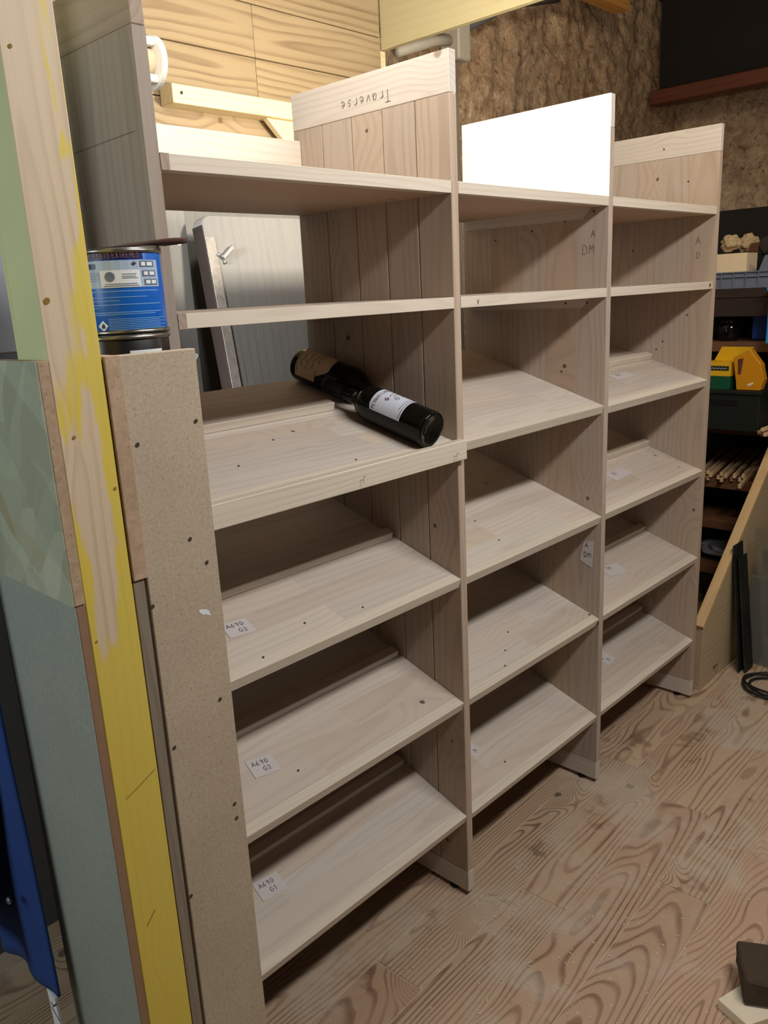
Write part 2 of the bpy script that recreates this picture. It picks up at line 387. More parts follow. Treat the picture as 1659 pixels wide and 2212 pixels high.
M['amber'] = plain('amber_plastic', rgb(214, 146, 24), 0.35, amt=0.1)
M['green_card'] = plain('green_card', rgb(16, 84, 52), 0.5)
M['dark_green'] = plain('dark_green_plastic', rgb(28, 34, 28), 0.45)
M['jar_glass'] = plain('black_jar_glass', rgb(14, 12, 10), 0.06, spec=0.6)
M['bag'] = plain('grey_plastic_bag', rgb(120, 122, 130), 0.25, nscale=20, amt=0.2, bumpd=0.01)
M['rubber'] = plain('black_rubber', rgb(16, 15, 14), 0.55)
M['dark_timber'] = plain('dark_rough_timber', rgb(72, 56, 40), 0.95, nscale=30, amt=0.4, bumpd=0.006)
M['offcut'] = plain('pale_offcut', rgb(222, 206, 178), 0.7, nscale=20, amt=0.1)
M['offcut_edge'] = plain('grey_offcut_edge', rgb(150, 140, 124), 0.8)
M['cool_panel'] = plain('cool_grey_panel', rgb(170, 172, 180), 0.8, nscale=12, amt=0.18)
M['cool_dark'] = plain('dark_grey_board', rgb(96, 98, 100), 0.85, nscale=20, amt=0.25)
def glass(name, tint, rough=0.03, alpha=0.3):
    t = NT(name); g = t.n('ShaderNodeBsdfGlass'); tr = t.n('ShaderNodeBsdfTransparent'); mx = t.n('ShaderNodeMixShader'); gl = t.n('ShaderNodeBsdfGlossy')
    P = t.n('ShaderNodeTexCoord').outputs['Object']
    tr.inputs[0].default_value = tint; gl.inputs['Roughness'].default_value = 0.12
    df = t.n('ShaderNodeBsdfDiffuse'); df.inputs[0].default_value = rgb(150, 152, 140)
    m2 = t.n('ShaderNodeMixShader'); m2.inputs[0].default_value = 0.5
    t.t.links.new(gl.outputs[0], m2.inputs[1]); t.t.links.new(df.outputs[0], m2.inputs[2])
    t.set(mx.inputs[0], t.math('MULTIPLY', t.noise(P, 6, 4), alpha * 2))
    t.t.links.new(tr.outputs[0], mx.inputs[1]); t.t.links.new(m2.outputs[0], mx.inputs[2])
    t.t.links.new(mx.outputs[0], t.t.nodes['Material Output'].inputs[0])
    return t.m
M['pane'] = glass('dusty_clear_glass', (0.94, 0.95, 0.92, 1), alpha=0.14)
M['green_pane'] = glass('dark_green_glass', (0.10, 0.16, 0.13, 1), alpha=0.10)

# ------------------------------------------------------------------ strokes for handwriting and small print
GL = {
 'A': [[(0, 0), (.5, 1), (1, 0)], [(.2, .38), (.8, .38)]], 'D': [[(0, 0), (0, 1), (.5, .95), (.9, .6), (.8, .2), (.4, 0), (0, 0)]],
 'M': [[(0, 0), (.15, 1), (.5, .4), (.85, 1), (1, 0)]], 'G': [[(.95, .8), (.5, 1), (.08, .6), (.1, .2), (.5, 0), (.9, .2), (.9, .45), (.55, .45)]],
 'B': [[(0, 0), (0, 1), (.7, .85), (.6, .55), (0, .52)], [(.6, .55), (.85, .25), (.5, 0), (0, 0)]], 'E': [[(.85, 1), (0, 1), (0, 0), (.85, 0)], [(0, .52), (.65, .52)]],
 'T': [[(0, 1), (1, 1)], [(.5, 1), (.5, 0)]], 'P': [[(0, 0), (0, 1), (.7, .92), (.75, .6), (0, .48)]], 'R': [[(0, 0), (0, 1), (.7, .9), (.7, .6), (0, .5)], [(.3, .5), (.85, 0)]],
 'U': [[(0, 1), (.02, .2), (.45, 0), (.85, .2), (.88, 1)]], 'S': [[(.85, .85), (.4, 1), (.08, .75), (.8, .3), (.5, 0), (.05, .12)]], 'L': [[(0, 1), (0, 0), (.75, 0)]],
 'C': [[(.9, .82), (.5, 1), (.08, .6), (.1, .25), (.5, 0), (.9, .16)]], 'I': [[(.5, 0), (.5, 1)]], 'X': [[(0, 0), (.9, 1)], [(0, 1), (.9, 0)]], 'V': [[(0, 1), (.45, 0), (.9, 1)]],
 'r': [[(.1, .55), (.2, 0)], [(.17, .4), (.45, .6), (.65, .5)]], 'a': [[(.7, .5), (.3, .58), (.08, .25), (.35, 0), (.7, .35), (.7, .55), (.8, 0)]],
 'v': [[(.05, .55), (.35, 0), (.75, .58)]], 'e': [[(.1, .3), (.7, .36), (.5, .58), (.15, .4), (.15, .12), (.5, 0), (.8, .12)]], 's': [[(.65, .5), (.3, .56), (.2, .4), (.6, .2), (.4, 0), (.05, .08)]],
 'm': [[(.05, .5), (.1, 0)], [(.1, .4), (.3, .55), (.42, 0)], [(.42, .4), (.62, .55), (.8, 0)]], 'b': [[(.1, 1), (.12, 0), (.55, .05), (.65, .4), (.15, .5)]], 't': [[(.4, .9), (.4, .1), (.65, 0)], [(.1, .62), (.75, .62)]],
 '0': [[(.45, 0), (.1, .3), (.12, .8), (.5, 1), (.85, .7), (.8, .25), (.45, 0)]], '1': [[(.15, .7), (.5, 1), (.5, 0)]], '2': [[(.08, .75), (.4, 1), (.8, .75), (.1, .05), (.95, .1)]],
 '3': [[(.1, .9), (.6, 1), (.7, .7), (.3, .55), (.8, .35), (.5, 0), (.05, .1)]], '6': [[(.75, .95), (.2, .55), (.15, .15), (.5, 0), (.8, .25), (.5, .48), (.15, .3)]],
 '9': [[(.75, .75), (.4, .5), (.12, .75), (.45, 1), (.78, .75), (.6, 0)]], '7': [[(.05, 1), (.9, 1), (.35, 0)]], ' ': []}
def text_strokes(txt, h, gap=0.32, aspect=0.62):
    x = 0; out = []
    for ch in txt:
        for pl in GL.get(ch, []): out.append([((x + p[0] * aspect) * h, p[1] * h) for p in pl])
        x += aspect + gap * aspect if ch != ' ' else aspect * 0.7
    return out, (x - gap * aspect) * h
def bm_strokes(bm, strokes, fn, wd):
    """ribbons: fn maps (u,v) on the page to a 3D point"""
    for pl in strokes:
        pp = []
        for a, b in zip(pl, pl[1:]):
            k = max(1, int(math.dist(a, b) / 0.004))
            pp += [(a[0] + (b[0] - a[0]) * i / k, a[1] + (b[1] - a[1]) * i / k) for i in range(k)]
        pp.append(pl[-1])
        L = []
        for i, p in enumerate(pp):
            q0 = pp[max(0, i - 1)]; q1 = pp[min(len(pp) - 1, i + 1)]
            dx, dy = q1[0] - q0[0], q1[1] - q0[1]; l = math.hypot(dx, dy) or 1
            nx, ny = -dy / l * wd / 2, dx / l * wd / 2
            L.append((bm.verts.new(fn(p[0] + nx, p[1] + ny)), bm.verts.new(fn(p[0] - nx, p[1] - ny))))
        for (a, b), (c, d) in zip(L, L[1:]): bm.faces.new((a, b, d, c))
def writing(name, lines, fn, h, wd, mat, parent, lead=1.5, shift=0.0):
    bm = bmesh.new()
    for i, tx in enumerate(lines):
        st, _ = text_strokes(tx, h)
        st = [[(p[0] + shift * i, p[1] - i * h * lead) for p in pl] for pl in st]
        bm_strokes(bm, st, fn, wd)
    bm.normal_update()
    return mesh_obj(name, bm, mat, parent, fn(0, 0))

# ------------------------------------------------------------------ setting: floor, walls, ceiling
FZ = -0.012
def struct(o): o['kind'] = 'structure'; return o
floor = struct(box('floor', -3.4, 3.5, -2.6, 1.3, FZ - 0.06, FZ - 0.0022, M['dust'], None, 0))
fa = math.radians(2.2)
row_y0 = 0.065 - 0.5 * math.tan(fa)
joints = {0: [-0.30, 0.72], 1: [-1.2, 0.08, 1.9], 2: [-0.55, 0.62], 3: [-1.4, 0.30, 1.7], -1: [-1.0, 0.9], 4: [-0.6, 1.15], 5: [-1.1, 0.55], 6: [-0.2, 1.5]}
for k in range(-8, 21):
    ys = row_y0 - k * 0.1245
    js = joints.get(k, [-1.3 + 0.37 * (k % 5), 0.5 + 0.31 * (k % 4)])
    xs = [-3.3] + js + [3.4]
    for xa, xb in zip(xs, xs[1:]):
        g = 0.0011
        bm = bmesh.new(); L = xb - xa - 2 * g
        bm_box(bm, -L / 2, L / 2, -0.06225 + g, 0.06225 - g, -0.016, 0.0, 0.001)
        o = mesh_obj('floor_plank', bm, M['floor_plank'], floor)
        xm = (xa + xb) / 2; ym = ys - 0.06225
        o.location = Vector((xm * math.cos(fa) - ym * math.sin(fa), xm * math.sin(fa) + ym * math.cos(fa), FZ + rng.uniform(-0.0006, 0.0004))) - wloc(floor)
        o.rotation_euler = (0, 0, fa)

wall_back = struct(box('wall_back', -1.6, 0.815, 0.966, 1.0, FZ, 2.75, M['void_dark'], None, 0))
seam0 = 2.029
pj = {0: [0.31], 1: [0.95], -1: [0.308], 2: [-0.35], -2: [-0.5], 3: [0.1]}
for k in range(-16, 6):
    z0 = seam0 + 0.1345 * k; z1 = z0 + 0.1345
    if z0 < FZ: continue
    js = [j for j in {-1: [-0.9, 0.309], 0: [0.309], 1: [-0.7, 0.9], -2: [-0.4]}.get(k, [-0.5 + 0.23 * (k % 4)]) if j < 0.8]
    # row k spans seam k to seam k+1
    xs = [-1.6] + js + [0.822]
    for xa, xb in zip(xs, xs[1:]):
        box('wall_plank', xa + 0.0006, xb - 0.0006, 0.95 + rng.uniform(-0.001, 0.001), 0.966, z0 + 0.0013, min(z1, 2.75) - 0.0013, M['pine_wall'], wall_back, 0.0015)

def rough_wall(name, o0, eu, ev, nrm, nu, nv, amp, seed, parent=None):
    bm = bmesh.new(); o0, eu, ev, nrm = map(Vector, (o0, eu, ev, nrm)); vs = []
    for j in range(nv + 1):
        for i in range(nu + 1):
            p = o0 + eu * (i / nu) + ev * (j / nv)
            q = p + Vector((seed, seed * 2.1, seed * 0.7))
            d = noise.fractal(q * 3.2, 0.9, 2.1, 5) * 0.45 + (noise.noise(q * 11) + 0.9 * noise.noise(q * 24) + 0.5 * noise.noise(q * 45)) * 0.40
            d -= max(0, noise.noise(q * 4.3) - 0.28) * 2.0
            vs.append(bm.verts.new(p + nrm * amp * d))
    for j in range(nv):
        for i in range(nu):
            a = j * (nu + 1) + i
            bm.faces.new((vs[a], vs[a + 1], vs[a + nu + 2], vs[a + nu + 1]))
    bmesh.ops.recalc_face_normals(bm, faces=bm.faces)
    return struct(mesh_obj(name, bm, M['stone'], parent, None, True))
rough_wall('wall_stone', (0.70, 1.13, FZ - 0.01), (2.75, 0, 0), (0, 0, 2.8), (0, -1, 0), 200, 190, 0.030, 3.0)
rough_wall('wall_right', (3.36, 1.16, FZ - 0.01), (0, -3.6, 0), (0, 0, 2.8), (-1, 0, 0), 120, 90, 0.03, 9.0)
struct(box('ceiling', -3.4, 3.5, -2.6, 1.3, 2.75, 2.80, M['void_dark'], None, 0))

# cream lining board over the opening, running towards the viewer
o = box('cream_fascia_board', 0.824, 0.848, -0.9, 0.95, 2.128, 2.75, M['cream_y'], None, 0.002)
tag(o, 'wide cream board hung on edge from the corner of the pine wall towards the viewer', 'board')
o = box('corner_post', 0.824, 0.846, 0.952, 0.985, FZ, 2.127, M['pine_cream'], None, 0.001)
tag(o, 'slim cream corner post closing the end of the pine plank wall', 'post')
o = box('ceiling_beam', 0.85, 2.33, 0.88, 0.95, 2.50, 2.75, M['orange_beam'], None, 0.003)
tag(o, 'orange wooden beam end under the ceiling before the rough stone wall', 'beam')
o = box('red_beam', 2.96, 3.06, -1.6, 1.09, 2.235, 2.30, M['red_wood'], None, 0.004)
tag(o, 'red brown wooden beam high in the dark right corner', 'beam')
o = box('dark_filler_boards', 3.0, 3.05, -1.6, 1.06, 2.301, 2.75, M['void_dark'], None, 0.002)  # added near-black sheet stands in for the darkness above the beam
tag(o, 'black sheet added to darken the space above the red brown beam', 'boarding')
# grey conduit and white box by the stone wall
o = thing('wall_conduit', 'pale box and pipes on the stone wall beneath the cream fascia board', 'pipe', (1.30, 1.06, 2.30))
box('junction_box', 1.290, 1.362, 1.0, 1.09, 2.185, 2.32, M['pvc'], o, 0.006)
bm = bmesh.new(); bm_tube(bm, [(1.00, 1.04, 2.17), (1.2, 1.04, 2.235), (1.285, 1.04, 2.25)], 0.018, 10)
mesh_obj('pipe', bm, M['pvc'], o, (1.1, 1.04, 2.2), True)
bm = bmesh.new(); bm_tube(bm, [(1.36, 1.03, 2.30), (1.6, 1.0, 2.42), (1.9, 0.97, 2.49)], 0.02, 10)
mesh_obj('pipe', bm, M['cool_dark'], o, (1.6, 1.0, 2.4), True)
o = box('wall_batten', 1.262, 1.312, 1.02, 1.09, FZ, 2.18, M['grey_strip'], None, 0.002)
tag(o, 'grey upright batten on the stone wall under the pale junction box', 'batten')
for i, (xa, xb, ya, col) in enumerate(((0.92, 1.115, 0.62, 'dark_batten'), (0.895, 1.075, 0.66, 'dark_batten'))):
    o = beam_between('leaning_batten', (xb, ya, FZ + 0.02), (xa - 0.0, ya + 0.34, 2.08 - 0.05 * i), 0.03, 0.018, M[col])
    tag(o, ('dark red batten leaning behind the bookcase, the one further right', 'dark red batten leaning behind the bookcase, the one further left')[i], 'batten', 'dark battens leaning behind the bookcase')

# ------------------------------------------------------------------ the shelving unit
T = 0.0205; H = 1.80; DEP = 0.437
XD = [-0.662, -T, 0.5735, 1.2105]            # left faces of the four uprights
unit = thing('shelving_unit', 'large pale wooden shelving unit with three bays of slanted shelves, four uprights', 'shelves', (0.28, 0.2, FZ))
for i, x in enumerate(XD):
    pm, rm = (M['grey_upright'], M['grey_rail']) if i == 0 else (M['plank_z'], M['rail_y'])
    up = box('upright', x, x + T, 0.0, DEP, 1.7275, H, rm, unit)
    box('bottom_rail', x, x + T, 0.0, DEP, 0.0, 0.055, rm, up)
    g = 0.0009 if i == 1 else 0.0
    edges = [0.0, 0.085, 0.171, 0.257, 0.346, DEP]
    for k, (a, b) in enumerate(zip(edges, edges[1:])):
        box('plank', x, x + T, a + (g if k else 0), b - (g if k < 4 else 0), 0.0553, 1.7270, pm, up, 0.0016 if i == 1 else 0.0004)
    for yy in (0.05, 0.39):
        bm = bmesh.new(); bm_lathe(bm, [(0, 0), (0.012, 0), (0.012, 0.005), (0.005, 0.006), (0.005, 0.0125), (0, 0.0125)], 12, Matrix.Translation((x + T / 2, yy, FZ)))
        mesh_obj('levelling_foot', bm, M['black'], up, (x + T / 2, yy, FZ))

BAYS = [(XD[0] + T, XD[1]), (XD[1] + T, XD[2]), (XD[2] + T, XD[3])]
ST = 0.0215
def shelf(name, x0, x1, z, slope, depth, seed, thick=ST, nose=0.0):
    """a shelf glued up from staves; origin at its front top edge; slope = rise per metre of depth"""
    R = random.Random(seed)
    ang = math.atan(slope)
    bm = bmesh.new()
    bm_box(bm, x0 + 0.0004, x1 - 0.0004, 0.024, depth, -thick, -0.009, 0.0006)
    s = mesh_obj(name, bm, M['shelf_core'], unit, None)
    # move origin to shelf front
    s.location = Vector((0, 0, z)) - wloc(unit); s.rotation_euler = (ang, 0, 0)
    def sub(nm, bm2, mat, c):
        bmesh.ops.translate(bm2, verts=bm2.verts, vec=-Vector(c))
        me = bpy.data.meshes.new(nm); bm2.to_mesh(me); bm2.free(); me.materials.append(mat)
        o2 = bpy.data.objects.new(nm, me); COL.objects.link(o2); o2.parent = s; o2.location = c; return o2
    b2 = bmesh.new(); bm_box(b2, x0 + 0.0003, x1 - 0.0003, 0.0, 0.02398, -thick, 0.0, 0.0005)
    sub('front_lath', b2, M['edge_x'], ((x0 + x1) / 2, 0.012, -thick / 2))
    y = 0.024
    while y < depth - 0.005:
        wd = min(R.choice((0.044, 0.052, 0.06)), depth - y)
        if depth - y - wd < 0.02: wd = depth - y
        cut = [x0 + 0.0004] + ([x0 + R.uniform(0.2, 0.8) * (x1 - x0)] if R.random() < 0.75 else []) + [x1 - 0.0004]
        for a, b in zip(cut, cut[1:]):
            b2 = bmesh.new(); bm_box(b2, a, b - 0.0001, y + 0.00002, y + wd - 0.00002, -0.0089, R.uniform(-0.0002, 0.0), 0.0)
            sub('stave', b2, M['stave'], ((a + b) / 2, y + wd / 2, -0.0045))
        y += wd
    return s, sub
ZS = [1.5765, 1.3661]
SL = {0: [(1.0805, 0.28), (0.7878, 0.32), (0.4974, 0.335), (0.2082, 0.345)],
      1: [(1.0780, 0.32), (0.7865, 0.335), (0.4975, 0.335), (0.2040, 0.345)],
      2: [(1.0740, 0.32), (0.7890, 0.335), (0.4990, 0.335), (0.2070, 0.345)]}
SHELVES = {}
for b, (x0, x1) in enumerate(BAYS):
    for j, z in enumerate(ZS):
        s, sub = shelf('flat_shelf', x0, x1, z, 0.0, 0.43, 100 * b + j)
        if b == 0:
            b2 = bmesh.new(); bm_box(b2, x0 + 0.0003, x0 + 0.014, -0.0012, 0.0, -ST, 0.0, 0.0)
            sub('end_grain', b2, M['grey_rail'], (x0 + 0.007, 0, -ST / 2))
        if b == 1:
            for side, xx in ((0, x0), (1, x1 - 0.016)):
                b2 = bmesh.new()
                pts = [(0.045, -ST), (0.42, -ST), (0.42, -ST - 0.024), (0.068, -ST - 0.024)]
                A = [b2.verts.new((xx + 0.0002, p[0], p[1])) for p in pts]; B = [b2.verts.new((xx + 0.0158, p[0], p[1])) for p in pts]
                b2.faces.new(A); b2.faces.new(B[::-1])
                for i in range(4): b2.faces.new((A[i], B[i], B[(i + 1) % 4], A[(i + 1) % 4]))
                bmesh.ops.recalc_face_normals(b2, faces=b2.faces)
                sub('support_batten', b2, M['rail_y'], (xx + 0.008, 0.23, -ST - 0.012))
    for j, (z, sl) in enumerate(SL[b]):
        if b == 0 and j == 0:
            s, sub = shelf('slanted_shelf', x0, x1, z, sl, 0.425 / math.cos(math.atan(sl)), 11)
            b2 = bmesh.new(); bm_box(b2, x0 + 0.001, -0.0105, -0.0215, -0.0010, -0.0315, 0.0085, 0.0015)
            lip = sub('front_lip', b2, M['edge_x'], ((x0 - 0.01) / 2, -0.011, -0.02))
            lip.rotation_euler = (-math.atan(sl), 0, 0)
        else:
            s, sub = shelf('slanted_shelf', x0, x1, z, sl, 0.425 / math.cos(math.atan(sl)), 31 * b + 7 * j + 3)
        SHELVES[(b, j)] = (s, sub, z, sl)
        if b != 1:
            yc = (0.236 if b == 0 and j == 0 else 0.185) / math.cos(math.atan(sl))
            xe = x1 - (0.116 if b == 0 and j == 0 else 0.012 if b == 0 else 0.002)
            b2 = bmesh.new(); bm_box(b2, x0 + 0.002, xe, yc, yc + 0.024, 0.0, 0.0185, 0.0015)
            sub('bottle_stop', b2, M['edge_x'], ((x0 + xe) / 2, yc + 0.012, 0.009))
box('back_rail', BAYS[0][0] + 0.0005, BAYS[0][1] - 0.0005, 0.414, 0.436, ZS[0] + 0.0005, 1.706, M['rail_pale'], unit, 0.0015)

# screw heads and small open knots in the boards
def dot(bm, p, n, r):
    n = Vector(n).normalized(); u = n.orthogonal().normalized(); v = n.cross(u); p = Vector(p)
    vs = [bm.verts.new(p + n * 0.0003 + r * (math.cos(k * math.pi / 4) * u * 1.25 + math.sin(k * math.pi / 4) * v)) for k in range(8)]
    bm.faces.new(vs)
bm = bmesh.new()
for (y, z) in ((0.03, 1.545), (0.12, 1.53), (0.215, 1.515), (0.33, 1.50)): dot(bm, (XD[2] - 0.016 * (z > 1.536), y, z), (-1, 0, 0), 0.0026)
for (y, z) in ((0.045, 1.333), (0.105, 1.333), (0.125, 1.16), (0.07, 0.755)): dot(bm, (XD[2] - (0.016 if z > 1.3 else 0), y, z), (-1, 0, 0), 0.0026)
for (y, z) in ((0.26, 1.47), (0.30, 1.36), (0.075, 1.27), (0.15, 1.19), (0.17, 1.165), (0.09, 1.655), (0.17, 1.755)): dot(bm, (XD[3], y, z), (-1, 0, 0), 0.0026)
for (x, z) in ((1.19, 1.3555), (0.566, 0.487)): dot(bm, (x, 0, z), (0, -1, 0), 0.005)
for (b, j, x, y) in ((0, 1, -0.41, 0.055), (0, 1, -0.535, 0.02), (0, 1, -0.28, 0.035), (1, 1, 0.20, 0.06), (1, 1, 0.10, 0.13), (1, 1, 0.22, 0.145), (1, 2, 0.29, 0.10), (1, 2, 0.22, 0.06), (1, 2, 0.17, 0.025), (0, 2, -0.45, 0.06), (0, 0, -0.36, 0.165), (0, 0, -0.49, 0.10), (0, 0, -0.28, 0.03), (1, 3, 0.2, 0.05), (2, 1, 1.15, 0.05)):
    z, sl = SL[b][j]; dot(bm, (x, y, z + sl * y + 0.0004), (0, -sl, 1), 0.0023)
bm.normal_update()
o = mesh_obj('screw_hole', bm, M['hole'], unit, (0.3, 0.1, 0.8)); o['kind'] = 'stuff'; o['label'] = 'dark screw holes and pin knots in the pale boards'

# pencil writing and paper labels
def on_divider(x, y0, z0, dy=-1, dz=1):
    """page on the left face of an upright: u runs towards the front, v up"""
    return lambda u, v: Vector((x - 0.0005, y0 + dy * u, z0 + dz * v))
writing('pencil_writing', ['Traverse'], on_divider(XD[1], 0.145, 1.760, 1, -1), 0.022, 0.0016, M['pencil'], unit)
writing('pencil_writing', ['A'], on_divider(XD[2], 0.045, 1.487), 0.017, 0.0016, M['pencil'], unit)
writing('pencil_writing', ['DM'], on_divider(XD[2], 0.068, 1.448), 0.022, 0.0016, M['pencil'], unit)
writing('pencil_writing', ['A'], on_divider(XD[3], 0.058, 1.475), 0.022, 0.0018, M['pencil'], unit)
writing('pencil_writing', ['D'], on_divider(XD[3], 0.054, 1.435), 0.018, 0.0016, M['pencil'], unit)
writing('pencil_writing', ['L'], lambda u, v: Vector((-0.052 + u, -0.0225, 1.066 - v)), 0.012, 0.0014, M['pencil'], unit)
writing('pencil_writing', ['L'], lambda u, v: Vector((-0.315 + u, -0.0225, 1.070 - v)), 0.012, 0.0014, M['pencil'], unit)
writing('pencil_writing', ['V'], lambda u, v: Vector((0.052 + u, -0.0006, 1.349 + v)), 0.010, 0.0014, M['pencil'], unit)
bm = bmesh.new(); bm_strokes(bm, [[(0.215, 1.600), (0.02, 1.604)]], lambda u, v: Vector((XD[0] - 0.0006, u, v)), 0.0009)
mesh_obj('cross_line', bm, M['pencil'], unit, (XD[0], 0.1, 1.6))  # thin grey line across the left upright
def paper(b, j, x, y, wx, wy, rot, lines, h=0.011):
    s, sub, z, sl = SHELVES[(b, j)]
    bm = bmesh.new(); bm_box(bm, -wx / 2, wx / 2, -wy / 2, wy / 2, 0.0004, 0.0010, 0)
    lab = sub('paper_label', bm, M['paper'], (0, 0, 0))
    lab.parent = unit
    a = math.atan(sl); base = Vector((x, y, z + sl * y))
    lab.location = base - wloc(unit); lab.rotation_euler = (Matrix.Rotation(a, 3, 'X') @ Matrix.Rotation(rot, 3, 'Z')).to_euler()
    bm = bmesh.new()
    for i, tx in enumerate(lines):
        st, wd = text_strokes(tx, h)
        bm_strokes(bm, st, lambda u, v, i=i: Vector((-wx * 0.36 + u + 0.012 * i, wy * 0.1 - i * h * 1.55 + v, 0.0014)), 0.0013)
    if len(bm.verts):
        me = bpy.data.meshes.new('ink_writing'); bm.to_mesh(me); me.materials.append(M['ink'])
        q = bpy.data.objects.new('ink_writing', me); COL.objects.link(q); q.parent = lab
    bm.free(); return lab
paper(0, 1, -0.522, 0.104, 0.052, 0.042, -0.15, ['A690', ' G3'])
paper(0, 2, -0.497, 0.105, 0.054, 0.044, -0.18, ['A690', ' G2'])
paper(0, 3, -0.494, 0.125, 0.058, 0.046, -0.12, ['A690', ' G1'])
paper(1, 3, 0.160, 0.124, 0.040, 0.034, 0.3, ['A', 'M'])
paper(2, 0, 0.905, 0.125, 0.110, 0.035, 0.0, ['    D3'], 0.012)
paper(2, 1, 0.880, 0.115, 0.110, 0.040, 0.05, ['    D2'], 0.012)
paper(2, 2, 0.855, 0.110, 0.085, 0.050, -0.2, ['  DB'], 0.013)
paper(2, 3, 0.835, 0.117, 0.055, 0.045, 0.15, [' D', ' M'])
o = prism('paper_label', [(0.051, 0.708), (0.022, 0.716), (0.026, 0.639), (0.062, 0.655)], 'x', XD[2] - 0.0009, XD[2] - 0.0002, M['paper'], unit)
writing('ink_writing', ['A', 'DM'], lambda u, v: Vector((XD[2] - 0.0014, 0.047 - u, 0.694 + v)), 0.014, 0.0015, M['ink'], o, 1.9, -0.002)

# ------------------------------------------------------------------ the two bottles
def bottle(name, label, base, tip, group):
    base, tip = Vector(base), Vector(tip); d = (tip - base).normalized(); Rr = 0.0375
    q = d.to_track_quat('Z', 'Y'); mtx = Matrix.Translation(base) @ q.to_matrix().to_4x4()
    o = thing(name, label, 'bottle', base, group)
    prof = [(0, 0.012), (0.018, 0.006), (0.030, 0.0008), (0.0345, 0.0), (0.0368, 0.003), (Rr, 0.009), (Rr, 0.152), (0.0368, 0.162), (0.0335, 0.173), (0.027, 0.184), (0.019, 0.195), (0.0148, 0.207), (0.0138, 0.228), (0.0134, 0.284), (0.0146, 0.285), (0.0146, 0.292), (0.0128, 0.294), (0, 0.294)]
    bm = bmesh.new(); bm_lathe(bm, prof, 40, mtx); mesh_obj('glass_body', bm, M['glass_bottle'], o, base, True)
    bm = bmesh.new(); bm_lathe(bm, [(0.0146, 0.236), (0.0143, 0.246), (0.0139, 0.283), (0.0152, 0.2845), (0.0152, 0.2925), (0.0133, 0.2948), (0, 0.2948)], 28, mtx); mesh_obj('capsule', bm, M['capsule'], o, base, True)
    return o, mtx, Rr
def wrap(mtx, R, phi0):
    """(u along circumference, v along the axis) -> point on the glass"""
    return lambda u, v, lift=0.0: mtx @ Vector(((R + lift) * math.cos(phi0 + u / R), (R + lift) * math.sin(phi0 + u / R), v))
def patch(bm, fn, outline_rows, lift):
    """rows of (v, u0, u1)"""
    N = 24; prev = None
    for (v, u0, u1) in outline_rows:
        row = [bm.verts.new(fn(u0 + (u1 - u0) * k / N, v, lift)) for k in range(N + 1)]
        if prev:
            for k in range(N): bm.faces.new((prev[k], prev[k + 1], row[k + 1], row[k]))
        prev = row
SN = (0.0, -0.2696, 0.9630)        # shelf normal
z0s, sls = SL[0][0]
def onshelf(x, y, r): return Vector((x, y + SN[1] * r, z0s + sls * y + SN[2] * r))
def facing(mtx, target):
    l = mtx.inverted() @ Vector(target); return math.atan2(l.y, l.x)
VIEW = (-0.9, -0.75, 1.75)
ob, mb, Rb = bottle('wine_bottle', 'wine bottle nearer the front with a white printed label, base towards the room', onshelf(-0.104, 0.006, 0.0384), onshelf(-0.1165, 0.294, 0.0384), 'wine bottles on the upper slanted shelf')
ph = facing(mb, VIEW); fn = wrap(mb, Rb, ph + 0.42)
bm = bmesh.new(); patch(bm, fn, [(v, -0.040, 0.040) for v in (0.056, 0.08, 0.10, 0.12, 0.134)] + [(0.138, -0.030, 0.030)], 0.0004)
mesh_obj('white_label', bm, M['label_white'], ob, mb.translation, True)
bm = bmesh.new()
st, wd = text_strokes('PETRUS LAMBERT', 0.0075, 0.25, 0.72)
bm_strokes(bm, [[(p[0], p[1]) for p in pl] for pl in st], lambda u, v: fn(-0.036 + u * 0.072 / wd, 0.1235 + v, 0.0009), 0.0011)
# emblem: flying birds above a curled vine, and a thin frame line
em = [[(-.012, .128), (-.008, .134), (-.004, .128), (-.008, .122), (-.012, .128), (-.004, .128)], [(-.010, .131), (-.006, .125)],
      [(.000, .126), (.006, .131), (.010, .127)], [(.004, .120), (.010, .124), (.016, .119)], [(.012, .132), (.018, .136), (.022, .131)], [(.018, .125), (.024, .128), (.029, .123)],
      [(-.002, .112), (.004, .117), (.009, .112), (.004, .106), (-.001, .109), (.004, .113)], [(.020, .112), (.024, .117), (.028, .113), (.024, .108), (.020, .112)],
      [(-.036, .082), (.036, .082)], [(-.020, .088), (.016, .088)]]
bm_strokes(bm, em, lambda u, v: fn(u, v - 0.022, 0.0009), 0.0012)
mesh_obj('label_print', bm, M['print_dark'], ob, mb.translation)
ob, mb, Rb = bottle('wine_bottle', 'wine bottle at the back with an aged tan label, neck towards the room', onshelf(-0.0725, 0.417, 0.0384), onshelf(-0.0465, 0.132, 0.0384), 'wine bottles on the upper slanted shelf')
ph = facing(mb, VIEW); fn2 = wrap(mb, Rb, ph - 0.1)
bm = bmesh.new(); patch(bm, fn2, [(0.018, -0.046, 0.046), (0.05, -0.046, 0.046), (0.075, -0.046, 0.046), (0.082, -0.046, 0.030), (0.094, -0.040, 0.024), (0.104, -0.034, 0.018), (0.112, -0.020, 0.012)], 0.0004)
mesh_obj('aged_label', bm, M['label_aged'], ob, mb.translation, True)
bm = bmesh.new()
sc = [[(-.03, .03), (-.02, .034), (-.01, .029), (.0, .035), (.01, .03), (.02, .034)], [(-.026, .046), (-.018, .05), (-.012, .045), (-.004, .051), (.006, .046), (.016, .05), (.024, .046)],
      [(-.02, .062), (-.012, .066), (.0, .061), (.012, .066), (.02, .062)], [(-.03, .074), (-.02, .078), (-.01, .072), (.004, .078)], [(-.034, .022), (.034, .022)]]
bm_strokes(bm, sc, lambda u, v: fn2(u, v, 0.0009), 0.0014)
